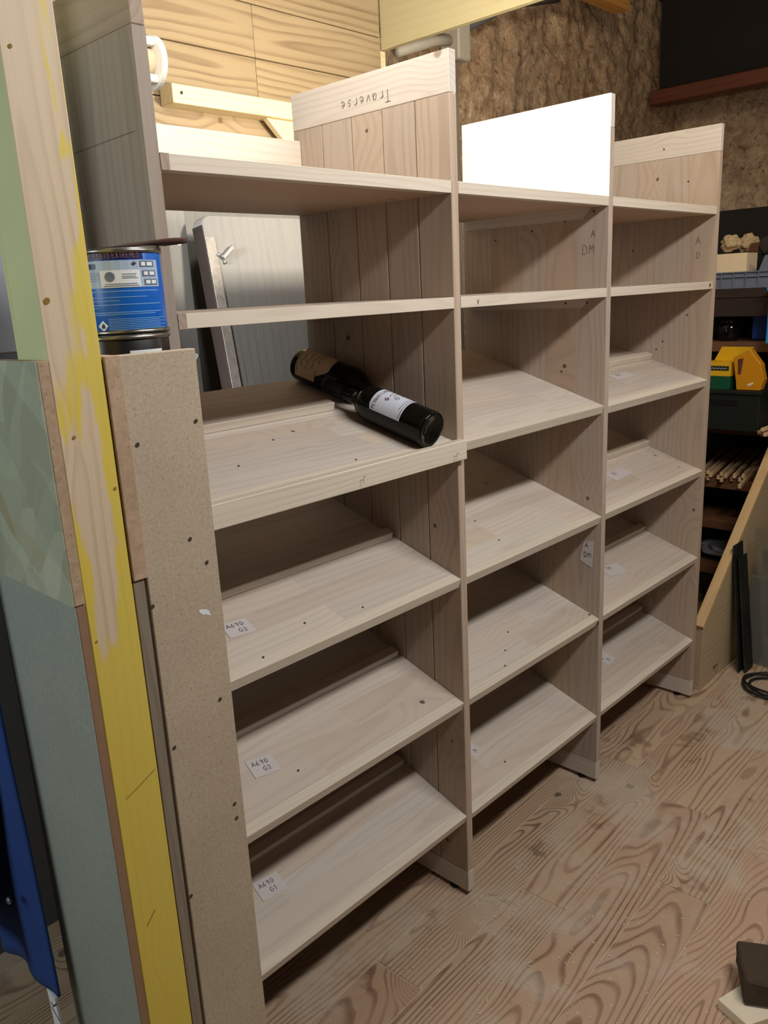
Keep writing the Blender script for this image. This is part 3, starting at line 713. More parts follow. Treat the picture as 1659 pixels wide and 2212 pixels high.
mesh_obj('label_print', bm, M['print_brown'], ob, mb.translation)

# ------------------------------------------------------------------ partition end at the left: post, sheets, studs
o = thing('yellow_post', 'square pine post smeared with yellow paint in the left foreground', 'post', (-0.851, -0.06, FZ))
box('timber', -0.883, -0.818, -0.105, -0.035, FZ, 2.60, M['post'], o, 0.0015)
bm = bmesh.new()
for (x, z, r) in ((-0.872, 1.645, 0.0022), (-0.866, 1.235, 0.0022), (-0.824, 1.165, 0.002), (-0.876, 0.98, 0.0015), (-0.874, 1.39, 0.0035)): dot(bm, (x, -0.1053, z), (0, -1, 0), r)
bm_strokes(bm, [[(-0.868, 0.752), (-0.850, 0.760), (-0.822, 0.774)], [(-0.866, 0.548), (-0.850, 0.566)]], lambda u, v: Vector((u, -0.1056, v)), 0.0012)
bm.normal_update(); mesh_obj('dent', bm, M['dent'], o, (-0.85, -0.1, 1.0))
o = box('green_stud', -0.790, -0.740, 0.145, 0.20, FZ, 2.60, M['green_stud'], None, 0.0015)
tag(o, 'pale green timber stud behind the yellow post', 'post')
o = thing('flake_board', 'grey green flake board sheet on the left side of the yellow post', 'board', (-0.895, 0.0, 1.035))
box('panel_face', -0.9015, -0.8990, -0.112, 0.135, 1.035, 1.3255, M['osb'], o, 0.0003)
box('panel_core', -0.8988, -0.8860, -0.112, 0.135, 1.035, 1.3255, M['osb_edge'], o, 0.0005)
o = thing('painted_board', 'tall grey green painted board below the flake board', 'board', (-0.895, 0.0, FZ))
box('panel_face', -0.9000, -0.8972, -0.110, 0.125, FZ, 1.0345, M['painted_mdf'], o, 0.0003)
box('panel_core', -0.8970, -0.8860, -0.110, 0.125, FZ, 1.0345, M['brown_edge'], o, 0.0005)
o = box('flake_board_strip', -0.8165, -0.7965, -0.108, -0.03, 1.042, 1.324, M['osb_edge'], None, 0.0006)
tag(o, 'narrow strip of flake board edge right of the yellow post', 'board')
o = box('grey_strip', -0.8165, -0.8005, -0.104, -0.03, FZ, 1.0415, M['grey_strip'], None, 0.0006)
tag(o, 'weathered grey timber strip right of the yellow post near the floor', 'board')
o = thing('particle_board', 'tan particle board panel with screw holes standing before the left bay', 'board', (-0.74, -0.095, FZ))
box('panel', -0.7962, -0.6865, -0.104, -0.088, FZ, 1.3235, M['fibreboard'], o, 0.0012)
bm = bmesh.new()
for (x, z) in ((-0.786, 1.213), (-0.698, 1.230), (-0.727, 1.075), (-0.705, 1.036), (-0.794, 1.0), (-0.708, 0.830), (-0.789, 0.790), (-0.703, 0.655), (-0.702, 0.63), (-0.793, 0.55)): dot(bm, (x, -0.1043, z), (0, -1, 0), 0.0028)
bm.normal_update(); mesh_obj('screw_hole', bm, M['hole'], o, (-0.74, -0.104, 0.9))
bm = bmesh.new(); R0 = random.Random(3)
pts = [(-0.7165 + 0.011 * math.cos(a) * R0.uniform(0.5, 1.1), 0.967 + 0.006 * math.sin(a) * R0.uniform(0.5, 1.1) - 0.004 * math.cos(a)) for a in [k * math.pi / 8 for k in range(16)]]
bm.faces.new([bm.verts.new((p[0], -0.1044, p[1])) for p in pts]); bm.normal_update(); mesh_obj('paint_smear', bm, M['white_print'], o, (-0.716, -0.104, 0.967))

# grey things behind, far left
o = thing('cool_grey_panel', 'cool grey panel with a dark holed foot behind the green stud at far left', 'board', (-0.78, 0.7, FZ))
box('panel', -1.25, -0.50, 0.70, 0.72, 1.30, 2.4, M['cool_panel'], o); box('foot_board', -1.25, -0.50, 0.69, 0.722, FZ, 1.298, M['cool_dark'], o)
# hanging clothes
def cloth(name, label, x, y0, y1, z0, z1, mat, amp, seed, tilt=0.0, bias=None):
    bm = bmesh.new(); nu, nv = 36, 44; rows = []
    for j in range(nv + 1):
        tt = j / nv; row = []
        for i in range(nu + 1):
            s = i / nu
            y = y0 + (y1 - y0) * s + tilt * (1 - tt)
            z = z0 + (z1 - z0) * tt + 0.02 * math.sin(3.5 * s + seed) * (1 - tt)
            d = amp * (math.sin(s * 17 + seed + 2.0 * tt) * 0.6 + noise.noise(Vector((s * 4, tt * 3, seed))) * 1.2) * (1.15 - tt * 0.6)
            row.append(bm.verts.new((x + d, y, z)))
        rows.append(row)
    for A, B in zip(rows, rows[1:]):
        for i in range(nu): bm.faces.new((A[i], A[i + 1], B[i + 1], B[i]))
    bmesh.ops.recalc_face_normals(bm, faces=bm.faces)
    return bm
o = thing('work_coat', 'blue work coat with metal snaps hanging at the lower left edge', 'coat', (-0.955, 0.24, 0.3))
ocl = mesh_obj('coat_cloth', cloth('c', '', -0.936, 0.118, 0.42, 0.325, 1.10, None, 0.008, 1.0, -0.024), M['cloth_blue'], o, (-0.945, 0.24, 0.7), True)
sol = ocl.modifiers.new('thick', 'SOLIDIFY'); sol.thickness = 0.004
for z in (0.80, 0.52):
    bm = bmesh.new(); bm_lathe(bm, [(0, 0.003), (0.004, 0.003), (0.006, 0.001), (0.006, -0.002), (0, -0.002)], 16, Matrix.Translation((-0.962, 0.135, z)) @ Matrix.Rotation(-math.pi / 2, 4, 'Y'))
    mesh_obj('snap', bm, M['snap'], o, (-0.962, 0.135, z), True)
ocl = mesh_obj('black_trousers', cloth('c', '', -0.985, 0.155, 0.46, 0.42, 0.78, None, 0.012, 4.0), M['cloth_black'], None, (-0.985, 0.3, 0.6), True)
tag(ocl, 'black cloth garment hung over the blue coat at the left edge', 'garment'); ocl.modifiers.new('thick', 'SOLIDIFY').thickness = 0.004
o = box('coat_rail', -1.02, -0.93, 0.15, 0.50, 1.1, 1.13, M['grey_strip'], None); tag(o, 'timber rail the blue coat hangs from', 'rail')
o = prism('white_tag', [(0.098, 0.34), (0.126, 0.345), (0.112, 0.16), (0.084, 0.16)], 'x', -0.936, -0.932, M['white_print'], None)
tag(o, 'white strip with dark lines hanging below the blue coat hem', 'tag')

bm = bmesh.new(); bm_strokes(bm, [[(0.092, 0.335), (0.110, 0.318), (0.118, 0.322)], [(0.094, 0.30), (0.118, 0.312)]], lambda u, v: Vector((-0.9365, u, v)), 0.0025)
mesh_obj('dark_lines', bm, M['print_dark'], o, (-0.9365, 0.1, 0.31))
# ------------------------------------------------------------------ paint cans behind the boards
def can_patch(bm, c, R, phi0, u0, u1, z0, z1, lift=0.0004, n=10):
    p0, p1 = phi0 + math.asin(max(-1, min(1, u0))), phi0 + math.asin(max(-1, min(1, u1)))
    r0 = [bm.verts.new((c[0] + (R + lift) * math.cos(p0 + (p1 - p0) * k / n), c[1] + (R + lift) * math.sin(p0 + (p1 - p0) * k / n), z0)) for k in range(n + 1)]
    r1 = [bm.verts.new((v.co.x, v.co.y, z1)) for v in r0]
    for k in range(n): bm.faces.new((r0[k], r0[k + 1], r1[k + 1], r1[k]))
def can(name, label, c, R, z0, h, body, rim):
    o = thing(name, label, 'can', (c[0], c[1], z0)); m = Matrix.Translation((c[0], c[1], z0))
    bm = bmesh.new(); bm_lathe(bm, [(0, 0.001), (R * 0.97, 0.001), (R * 0.985, 0.004), (R, 0.006), (R, h - 0.006), (R * 0.985, h - 0.004), (R * 0.9, h - 0.004), (0, h - 0.004)], 48, m)
    mesh_obj('can_body', bm, body, o, (c[0], c[1], z0), True)
    for zz, nm in ((0.0, 'bottom_rim'), (h - 0.006, 'top_rim')):
        bm = bmesh.new(); bm_lathe(bm, [(R * 0.95, zz), (R + 0.0018, zz), (R + 0.0026, zz + 0.002), (R + 0.0018, zz + 0.0052), (R * 0.95, zz + 0.006), (R * 0.93, zz + 0.003), (R * 0.95, zz)], 48, m)
        mesh_obj(nm, bm, rim, o, (c[0], c[1], z0), True)
    return o
CC = (-0.7215, -0.002); CR = 0.0525; CZ = 1.3455; CH = 0.106; PHI = math.atan2(CC[1] * -1 - 1.0199, -1.2939 - CC[0])
stand = box('can_stand', -0.785, -0.672, -0.06, 0.055, FZ, 1.2395, M['grey_strip'], None); tag(stand, 'upright timber block under the paint cans, behind the particle board', 'stand')
o = can('black_can', 'black tin with a white label strip under the blue paint can', (-0.730, -0.004), 0.0585, 1.24, 0.105, M['tin_black'], M['tin'])
bm = bmesh.new(); can_patch(bm, (-0.730, -0.004), 0.0585, PHI, 0.10, 0.78, 1.312, 1.325); mesh_obj('white_strip', bm, M['white_print'], o, (-0.73, 0, 1.3))
bm = bmesh.new(); can_patch(bm, (-0.730, -0.004), 0.0585, PHI, -0.52, -0.44, 1.305, 1.322); can_patch(bm, (-0.730, -0.004), 0.0585, PHI, -0.38, 0.02, 1.317, 1.320); mesh_obj('pale_print', bm, M['tin_grey'], o, (-0.73, 0, 1.3))
o = can('paint_can', 'blue paint can with printed label stacked on the black tin', CC, CR, CZ, CH, M['blue_tin'], M['tin'])
fz = lambda f: CZ + CH * (1 - f)
def cp(nm, mat, rects, lift=0.0005):
    bm = bmesh.new()
    for (u0, u1, f0, f1) in rects: can_patch(bm, CC, CR, PHI, u0, u1, fz(f1), fz(f0), lift)
    mesh_obj(nm, bm, M[mat], o, (CC[0], CC[1], CZ))
cp('navy_band', 'navy_tin', [(-0.98, 0.55, 0.03, 0.135)])
cp('pale_panel', 'tin_panel', [(-0.86, 0.86, 0.145, 0.455)])
cp('white_panel', 'white_print', [(-0.47, 0.44, 0.255, 0.455)], 0.0008)
cp('pictogram', 'tin_grey', [(0.46, 0.78, 0.155, 0.225), (0.50, 0.80, 0.265, 0.335), (0.53, 0.82, 0.365, 0.435)], 0.0009)
cp('pictogram', 'white_print', [(0.49, 0.58, 0.170, 0.212), (0.62, 0.74, 0.170, 0.212), (0.53, 0.62, 0.28, 0.32), (0.66, 0.77, 0.28, 0.32), (0.56, 0.66, 0.38, 0.42), (0.69, 0.79, 0.38, 0.42)], 0.0012)
cp('red_mark', 'tin_red', [(-0.86, -0.72, 0.175, 0.235)], 0.0012); cp('dark_mark', 'navy_tin', [(-0.72, -0.56, 0.175, 0.235)], 0.0012)
cp('small_print', 'tin_text', [(-0.72, 0.82, 0.49, 0.505), (-0.72, 0.55, 0.56, 0.572), (-0.72, -0.1, 0.60, 0.612), (-0.72, 0.84, 0.645, 0.658), (-0.72, -0.6, 0.68, 0.69), (-0.7, 0.84, 0.735, 0.748), (-0.68, 0.7, 0.758, 0.77)] + [(-0.42, 0.9 - 0.1 * (k % 2), 0.815 + 0.02 * k, 0.825 + 0.02 * k) for k in range(7)])
cp('small_print', 'tin_grey', [(-0.38, 0.36, 0.41, 0.418), (-0.42, 0.40, 0.432, 0.440), (0.02, 0.36, 0.30, 0.306), (0.02, 0.34, 0.325, 0.332), (0.02, 0.38, 0.345, 0.352), (-0.82, -0.5, 0.28, 0.284), (-0.82, -0.5, 0.30, 0.304), (-0.82, -0.5, 0.32, 0.324), (-0.82, -0.5, 0.345, 0.349), (-0.82, -0.5, 0.37, 0.374)], 0.0012)
fc = lambda u, v, l=0.0012: Vector((CC[0] + (CR + l) * math.cos(PHI + math.asin(max(-1, min(1, u / CR)))), CC[1] + (CR + l) * math.sin(PHI + math.asin(max(-1, min(1, u / CR)))), v))
bm = bmesh.new(); st, wd = text_strokes('CLIMATS EXTREMES', 0.0062, 0.3, 0.7)
bm_strokes(bm, st, lambda u, v: fc(-0.038 + u * 0.062 / wd, fz(0.115) + v), 0.0009); mesh_obj('heading', bm, M['tin_orange'], o, (CC[0], CC[1], CZ))
bm = bmesh.new()
vs = [bm.verts.new(fc(-0.0135 + 0.006 * math.cos(a), fz(0.33) + 0.006 * math.sin(a), 0.0013)) for a in [k * math.pi / 8 for k in range(16)]]; bm.faces.new(vs)
mesh_obj('round_logo', bm, M['tin_grey'], o, (CC[0], CC[1], CZ))
bm = bmesh.new(); vs = [bm.verts.new(fc(-0.0285 + dx, fz(0.895) + dz, 0.0010)) for dx, dz in ((0, 0.007), (0.006, 0), (0, -0.007), (-0.006, 0))]; bm.faces.new(vs)
mesh_obj('hazard_diamond', bm, M['white_print'], o, (CC[0], CC[1], CZ))
bm = bmesh.new(); vs = [bm.verts.new(fc(-0.0285 + dx, fz(0.895) + dz, 0.0016)) for dx, dz in ((-0.0015, -0.003), (0.0015, -0.003), (0.0022, -0.0005), (0.0005, 0.0035), (-0.002, 0.0))]; bm.faces.new(vs)
vs = [bm.verts.new(fc(0.017 + dx, fz(0.185) + dz, 0.0014)) for dx, dz in ((0, 0.0025), (0.003, 0), (0, -0.0025), (-0.003, 0))]; bm.faces.new(vs)
mesh_obj('dark_print', bm, M['print_dark'], o, (CC[0], CC[1], CZ))
bm = bmesh.new(); rows = []
for i in range(15):
    s = i / 14
    x = -0.742 + 0.088 * s; y = -0.030 - 0.026 * s; z = CZ + CH + 0.0012 + 0.007 * math.sin(s * 2.6) * s
    rows.append([bm.verts.new((x, y + 0.05, z)), bm.verts.new((x + 0.004, y, z)), bm.verts.new((x + 0.004, y, z + 0.002 + 0.005 * s)), bm.verts.new((x, y + 0.05, z + 0.002 + 0.005 * s))])
for A, B in zip(rows, rows[1:]):
    for k in range(4): bm.faces.new((A[k], A[(k + 1) % 4], B[(k + 1) % 4], B[k]))
bm.faces.new(rows[0]); bm.faces.new(rows[-1][::-1]); bmesh.ops.recalc_face_normals(bm, faces=bm.faces)
o = mesh_obj('curled_strip', bm, M['leather'], None, (-0.70, -0.02, CZ + CH), True); tag(o, 'curled dark brown felt strip lying on the blue paint can lid', 'strip')

# ------------------------------------------------------------------ things between the unit and the pine wall
def leaning_board(name, label, x0, x1, z1, y_top, y_bot, th, corner=0.0):
    o = thing(name, label, 'board', ((x0 + x1) / 2, y_bot, FZ), 'old grey boards behind the left bay')
    ang = math.atan2(y_top - y_bot, z1 - FZ); L = math.hypot(y_top - y_bot, z1 - FZ)
    hw = (x1 - x0) / 2
    pts = [(-hw, 0), (hw, 0), (hw, L - corner), (hw - corner, L), (-hw + corner, L), (-hw + corner * 0.3, L - corner * 0.4), (-hw, L - corner)] if corner else [(-hw, 0), (hw, 0), (hw, L), (-hw, L)]
    pn = prism('panel', pts, 'y', 0.0, th, M['greyboard'], None, 0.003)
    c = pn.location.copy(); pn.parent = o; Rm = Matrix.Rotation(-ang, 3, 'X'); pn.location = Rm @ c; pn.rotation_euler = (-ang, 0, 0)
    return o, Rm
o, Rm = leaning_board('old_board', 'narrow weathered grey board at left behind the open left bay', -0.32, -0.066, 1.70, 0.815, 0.80, 0.03)
for p in ((-0.093, 1.527), (-0.083, 1.245)):
    bm = bmesh.new(); vs = [bm.verts.new((p[0] + 0.010 * math.cos(a) * (1 + 0.2 * math.sin(3 * a)), 0.0, p[1] + 0.008 * math.sin(a))) for a in [k * math.pi / 6 for k in range(12)]]; bm.faces.new(vs)
    sp = mesh_obj('paint_spot', bm, M['white_print'], o, (p[0], 0.0, p[1])); sp.location = Vector((p[0], 0.80 + 0.015 * p[1] / 1.70 - 0.0012, p[1])) - wloc(o)
o, Rm = leaning_board('old_board', 'large weathered grey board with worn edge, rounded corner and metal latch', -0.060, 0.60, 1.588, 0.757, 0.52, 0.045, 0.022)
BX = (-0.060 + 0.60) / 2
def onb(x, l, out=0.0):    # point on the big board's face, relative to its root
    return Vector((x - BX, 0, 0)) + Rm @ Vector((0, -out, l))
eb = box('worn_edge', -0.001, 0.001, 0.001, 0.044, -0.795, 0.795, M['worn_edge'], None, 0.0005); eb.parent = o
eb.location = onb(-0.0605, 0.798) + Rm @ Vector((0, 0.0225, 0)); eb.rotation_euler = Rm.to_euler()
ch = box('worn_chamfer', -0.014, 0.014, -0.001, 0.001, -0.775, 0.775, M['worn_light'], None, 0.0005); ch.parent = o; ch.location = onb(-0.0455, 0.788, 0.0005); ch.rotation_euler = Rm.to_euler()
lt = beam_between('latch', (0, 0, 0), (0.034, 0, 0.028), 0.006, 0.012, M['metal'], None, 0.002); lt.parent = o; lt.location = onb(-0.004, 1.525, 0.008)
for (x, l) in ((-0.030, 1.520), (-0.014, 1.502)):
    bm = bmesh.new(); bm_lathe(bm, [(0, 0.004), (0.004, 0.004), (0.005, 0), (0, 0)], 12, Matrix.Rotation(math.pi / 2, 4, 'X')); q = mesh_obj('latch_screw', bm, M['metal'], o, None, True); q.location = onb(x, l, 0.002)
o, _ = leaning_board('old_board', 'plain grey board furthest back behind the left bay, top just showing', -0.07, 0.64, 1.665, 0.925, 0.90, 0.02)

o = thing('bracket_shelf', 'narrow cream batten shelf on a diagonal bracket on the pine wall', 'shelf', (0.1, 0.9, 1.868))
box('shelf_board', -0.014, 0.80, 0.89, 0.948, 1.868, 1.913, M['pine_cream'], o, 0.0015)
prism('bracket', [(0.295, 1.8675), (0.46, 1.8675), (0.46, 1.74), (0.40, 1.77)], 'y', 0.905, 0.925, M['pine_cream'], o, 0.001)
bm = bmesh.new(); dot(bm, (0.012, 0.8895, 1.893), (0, -1, 0), 0.004); mesh_obj('nail_hole', bm, M['hole'], o, (0.012, 0.89, 1.893))
# white plastic reel
RX, RY, RZ = -0.238, 0.66, 1.88
o = thing('white_reel', 'white plastic reel with a round flange sticking out behind the left upright', 'reel', (RX, RY, RZ))
my = Matrix.Translation((RX, RY, RZ)) @ Matrix.Rotation(math.pi / 2, 4, 'Y')
bm = bmesh.new(); bm_lathe(bm, [(0, 0.032), (0.050, 0.032), (0.054, 0.030), (0.054, 0.021), (0.050, 0.019), (0, 0.019)], 40, my); mesh_obj('flange', bm, M['white_plastic'], o, (RX, RY, RZ), False)
for zz in (-0.036, 0.036):
    box('spoke', RX - 0.16, RX + 0.019, RY - 0.03, RY + 0.01, RZ + zz - 0.008, RZ + zz + 0.008, M['white_plastic'], o, 0.002)
bm = bmesh.new(); bm_lathe(bm, [(0, 0.019), (0.028, 0.019), (0.028, -0.16), (0, -0.16)], 24, my); mesh_obj('core', bm, M['carton'], o, (RX, RY, RZ), True)
box('hanger', RX - 0.17, RX - 0.15, RY - 0.01, 0.949, RZ - 0.01, RZ + 0.01, M['white_plastic'], o)

# ------------------------------------------------------------------ storage rack on the right
rack = thing('storage_rack', 'dark brown timber storage rack along the right wall', 'rack', (2.2, 0.0, FZ))
SX0, SX1 = 2.0, 2.55
for (za, zb, dx) in ((1.295, 1.330, 0.0), (1.090, 1.128, 0.0), (0.955, 0.985, 0.12), (0.765, 0.80, 0.0), (0.535, 0.575, 0.0), (0.36, 0.40, 0.0), (0.16, 0.20, 0.0)):
    box('rack_shelf', SX0 + dx, SX1, -1.0, 0.85, za, zb, M['dark_rail'] if za > 1.2 else M['brown_wood'], rack, 0.002)
box('rack_shelf', 1.9, SX0 - 0.001, -1.0, 0.062, 1.090, 1.128, M['brown_wood'], rack, 0.002)
box('front_rail', SX0 - 0.004, SX0 + 0.02, -1.0, 0.85, 1.225, 1.294, M['dark_rail'], rack, 0.002)
for (x, y) in ((2.50, 0.80), (2.50, -0.95), (2.06, 0.80), (2.06, -0.95), (2.5, 0.02)):
    box('rack_post', x, x + 0.05, y, y + 0.05, FZ, 1.294 if x < 2.3 else 1.55, M['brown_wood'], rack, 0.002)
box('rack_dark_sheet', 2.552, 2.565, -1.0, 0.85, FZ, 1.66, M['void_dark'], rack)  # near-black sheet standing in for the darkness behind the rack
def crate(name, label, x0, x1, y0, y1, z0, h, mat, ribs, high=None):
    o = thing(name, label, 'crate', ((x0 + x1) / 2, (y0 + y1) / 2, z0)); t = 0.004
    box('crate_floor', x0, x1, y0, y1, z0, z0 + t, mat, o, 0.0005)
    box('crate_wall', x0, x0 + t, y0, y1, z0 + t, z0 + h, mat, o, 0.0005); box('crate_wall', x1 - t, x1, y0, y1, z0 + t, z0 + h, mat, o, 0.0005)
    box('crate_wall', x0, x1, y0, y0 + t, z0 + t, z0 + h, mat, o, 0.0005); box('crate_wall', x0, x1, y1 - t, y1, z0 + t, z0 + h, mat, o, 0.0005)
    n = ribs
    for k in range(n + 1):
        yy = y0 + (y1 - y0) * k / n; box('rib', x0 - 0.007, x0, yy - 0.002, yy + 0.002, z0, z0 + h, mat, o, 0)
    for zz in (z0, z0 + h * 0.66, z0 + h - 0.004): box('rim', x0 - 0.008, x0 + t, y0, y1, zz, zz + 0.004, mat, o, 0)
    if high:
        prism('raised_corner', [(high, z0 + h), (high - 0.02, z0 + h + 0.055), (y0, z0 + h + 0.06), (y0, z0 + h)], 'x', x0 - 0.002, x0 + t, mat, o)
    return o
crate('grey_crate', 'grey ribbed plastic crate on the rack top beside the third upright', 2.012, 2.36, -0.22, 0.385, 1.331, 0.062, M['grey_plastic'], 13, 0.155)
o = thing('cream_carton', 'small cream carton of rags standing in the grey crate', 'box', (2.07, 0.29, 1.336))
bm = bmesh.new(); bm_box(bm, 2.02, 2.13, 0.205, 0.345, 1.3365, 1.462, 0.001); mesh_obj('carton_body', bm, M['carton'], o, (2.07, 0.275, 1.336))
prism('side_flap', [(2.022, 1.464), (2.128, 1.464), (2.128, 1.500), (2.05, 1.495)], 'y', 0.203, 0.206, M['brown_wood'], o)
def lump(name, label, c, r, mat, seed, sq=(1, 1, 1), grp=None):
    bm = bmesh.new(); bmesh.ops.create_icosphere(bm, subdivisions=4, radius=r)
    for v in bm.verts:
        q = v.co / r; k = 1 + 0.38 * noise.noise(q * 1.7 + Vector((seed, 0, seed))) + 0.2 * noise.noise(q * 4 + Vector((0, seed, 0)))
        v.co = Vector((v.co.x * sq[0], v.co.y * sq[1], v.co.z * sq[2])) * k
    bmesh.ops.translate(bm, verts=bm.verts, vec=c)
    return tag(mesh_obj(name, bm, mat, None, c, True), label, 'rag', grp)
lump('crumpled_rag', 'pale crumpled rag at the left in the cream carton', (2.06, 0.285, 1.503), 0.029, M['rag'], 2.0, (1, 1.2, 1), 'rags in the cream carton')
lump('crumpled_rag', 'cream knotted rag heaped behind the cream carton', (2.19, 0.262, 1.50), 0.038, M['rag'], 5.0, (0.9, 1, 1), 'rags in the cream carton')
lump('crumpled_rag', 'curled cream rag at the right end of the rag heap', (2.19, 0.118, 1.495), 0.044, M['rag'], 8.0, (0.9, 0.9, 1), 'rags in the cream carton')
lump('dark_rag', 'dark rag between the pale rags above the cream carton', (2.17, 0.195, 1.485), 0.030, M['rag_dark'], 11.0, (0.7, 0.8, 1.1), 'rags in the cream carton')
lump('dark_rag', 'dark heap of rags low in the grey crate at right', (2.15, 0.12, 1.383), 0.046, M['rag_dark'], 13.0, (0.8, 1.2, 0.9), 'rags in the cream carton')
def bin_(name, label, x0, x1, y0, y1, z0, h, mat, cat='crate'):
    o = thing(name, label, cat, ((x0 + x1) / 2, (y0 + y1) / 2, z0))
    bm = bmesh.new(); bm_box(bm, x0 + 0.006, x1, y0 + 0.006, y1 - 0.006, z0, z0 + h - 0.002, 0.003)
    mesh_obj('bin_body', bm, mat, o, ((x0 + x1) / 2, (y0 + y1) / 2, z0))
    bm = bmesh.new(); bm_box(bm, x0 - 0.002, x1, y0, y1, z0 + h - 0.014, z0 + h, 0.002); mesh_obj('bin_rim', bm, mat, o, ((x0 + x1) / 2, (y0 + y1) / 2, z0 + h))
    box('handle_slot', x0 + 0.004, x0 + 0.0065, y0 + 0.3 * (y1 - y0), y0 + 0.7 * (y1 - y0), z0 + h * 0.62, z0 + h * 0.76, M['black'], o, 0)
    return o
bin_('blue_crate', 'dark blue plastic crate on the middle rack shelf', 2.10, 2.42, -0.12, 0.205, 1.1295, 0.115, M['blue_plastic'])
bin_('bright_blue_tub', 'bright blue plastic tub at the right picture edge', 1.905, 1.985, -0.16, 0.084, 1.1295, 0.205, M['sky_plastic'], 'tub')
bm = bmesh.new(); bm_lathe(bm, [(0, 0), (0.034, 0), (0.042, 0.01), (0.043, 0.05), (0.036, 0.068), (0.030, 0.076), (0.033, 0.078), (0.033, 0.086), (0, 0.086)], 28, Matrix.Translation((2.08, 0.275, 1.129)))
tag(mesh_obj('dark_jar', bm, M['jar_glass'], None, (2.08, 0.275, 1.129), True), 'black glossy glass jar on the middle rack shelf beside the blue crate', 'jar')
bin_('dark_green_bin', 'dark green plastic bin below the yellow carton', 1.87, 2.10, 0.065, 0.345, 0.801, 0.155, M['dark_green'])
o = thing('yellow_carton', 'yellow and green printed carton on the dark green bin', 'box', (1.93, 0.24, 0.9565))
box('carton_body', 1.885, 1.975, 0.190, 0.290, 1.007, 1.060, M['yellow'], o); box('green_base', 1.885, 1.975, 0.190, 0.290, 0.9565, 1.0065, M['green_card'], o)
prism('open_lid', [(0.193, 1.060), (0.288, 1.060), (0.262, 1.112), (0.138, 1.112)], 'x', 1.9755, 1.9785, M['yellow'], o)
box('label_panel', 1.8840, 1.8849, 0.195, 0.268, 1.029, 1.046, M['dark_green'], o, 0)
bm = bmesh.new(); bm_strokes(bm, [[(0.262 - 0.006 * k, 1.034 + 0.006 * (k % 2)) for k in range(11)]], lambda u, v: Vector((1.8835, u, v)), 0.0016); mesh_obj('label_scribble', bm, M['white_print'], o, (1.8835, 0.23, 1.03))
o = thing('amber_holder', 'amber yellow plastic holder leaning beside the yellow carton', 'holder', (1.91, 0.13, 0.9565))
prism('holder_body', [(0.1820, 1.0785), (0.1220, 1.1105), (0.0770, 1.0535), (0.0750, 1.0385), (0.0650, 0.9985), (0.0750, 0.9580), (0.1630, 0.9575), (0.1670, 0.9885)], 'x', 1.885, 1.925, M['amber'], o, 0.002)
prism('dark_slot', [(0.1630, 1.0735), (0.1430, 1.0775), (0.1490, 1.0185), (0.1590, 1.0155)], 'x', 1.8835, 1.8848, M['red_wood'], o)
prism('pale_spot', [(0.1250, 0.9795), (0.1030, 0.9895), (0.1010, 0.9815), (0.1170, 0.9725)], 'x', 1.8835, 1.8848, M['carton'], o)
# battens lying on the rack, ends towards the room
Rb_ = random.Random(5)
for k in range(15):
    y = 0.335 - 0.0142 * k - (0.012 if k == 14 else 0) + Rb_.uniform(-0.0006, 0.0006); z = 0.5835 + 0.0172 * (0 if k % 2 == 0 else 1)
    xe = 1.97 - (0.07 if k == 14 else 0) + Rb_.uniform(-0.03, 0.02)
    o = beam_between('pale_batten', (xe, y, z), (xe + 0.56, y + 0.10 + Rb_.uniform(-0.004, 0.004), z + 0.001), 0.0125, 0.0165, M['batten'])
    tag(o, 'thin pale wooden batten in the bundle on the lower rack shelf', 'batten', 'pale battens on the lower rack shelf')
for k in range(6):
    y = 0.052 - 0.017 * k; xe = 1.84 - 0.02 * (k % 3)
    o = beam_between('pale_batten', (xe, y, 0.809 + 0.014 * (k % 2)), (xe + 0.6, y - 0.03, 0.811 + 0.014 * (k % 2)), 0.012, 0.013, M['batten'])
    tag(o, 'thin pale batten in the upper bundle at the right picture edge', 'batten', 'pale battens on the upper rack shelf')
bm = bmesh.new(); bmesh.ops.create_icosphere(bm, subdivisions=4, radius=1.0)
for v in bm.verts:
    k = 1 + 0.25 * noise.noise(v.co * 2.2); v.co = Vector((v.co.x * 0.10 * k, v.co.y * 0.12 * k, max(-1.0, max(-0.9, v.co.z) * k) * 0.04))
bmesh.ops.translate(bm, verts=bm.verts, vec=(2.14, 0.25, 0.2440))
tag(mesh_obj('plastic_bag', bm, M['bag'], None, (2.14, 0.25, 0.2440), True), 'grey shiny plastic bag on the bottom rack shelf', 'bag')

# ------------------------------------------------------------------ things on the floor at the right
o = thing('slanted_panel', 'pale wooden panel with a slanted top edge standing right of the shelving unit', 'panel', (1.5, 0.015, FZ))
prism('panel_face', [(1.292, FZ), (1.40, FZ), (1.40, 0.035), (1.46, 0.035), (1.46, FZ), (1.90, FZ), (1.90, 0.742), (1.292, 0.222)], 'y', 0.0, 0.030, M['plank_panel'], o, 0.001)
pe = beam_between('top_edge', (1.286, 0.015, 0.2245), (1.905, 0.015, 0.754), 0.034, 0.016, M['panel_edge'], o)
def pane(name, label, x0, x1, z1, yb, yt, mat, cat='pane', th=0.005):
    bm = bmesh.new(); L = math.hypot(z1, yt - yb); a = math.atan2(yt - yb, z1); bm_box(bm, x0, x1, -th / 2, th / 2, 0, L, 0.0006)
    q = mesh_obj(name, bm, mat, None); q.location = (0, yb, FZ); q.rotation_euler = (-a, 0, 0); return tag(q, label, cat)
pane('dark_glass_pane', 'dark green glass pane leaning on the slanted panel, nearest to it', 1.500, 1.582, 0.475, -0.052, -0.006, M['green_pane'])
pane('dark_glass_pane', 'dark green glass pane leaning in front of another dark pane', 1.512, 1.585, 0.430, -0.072, -0.022, M['green_pane'])
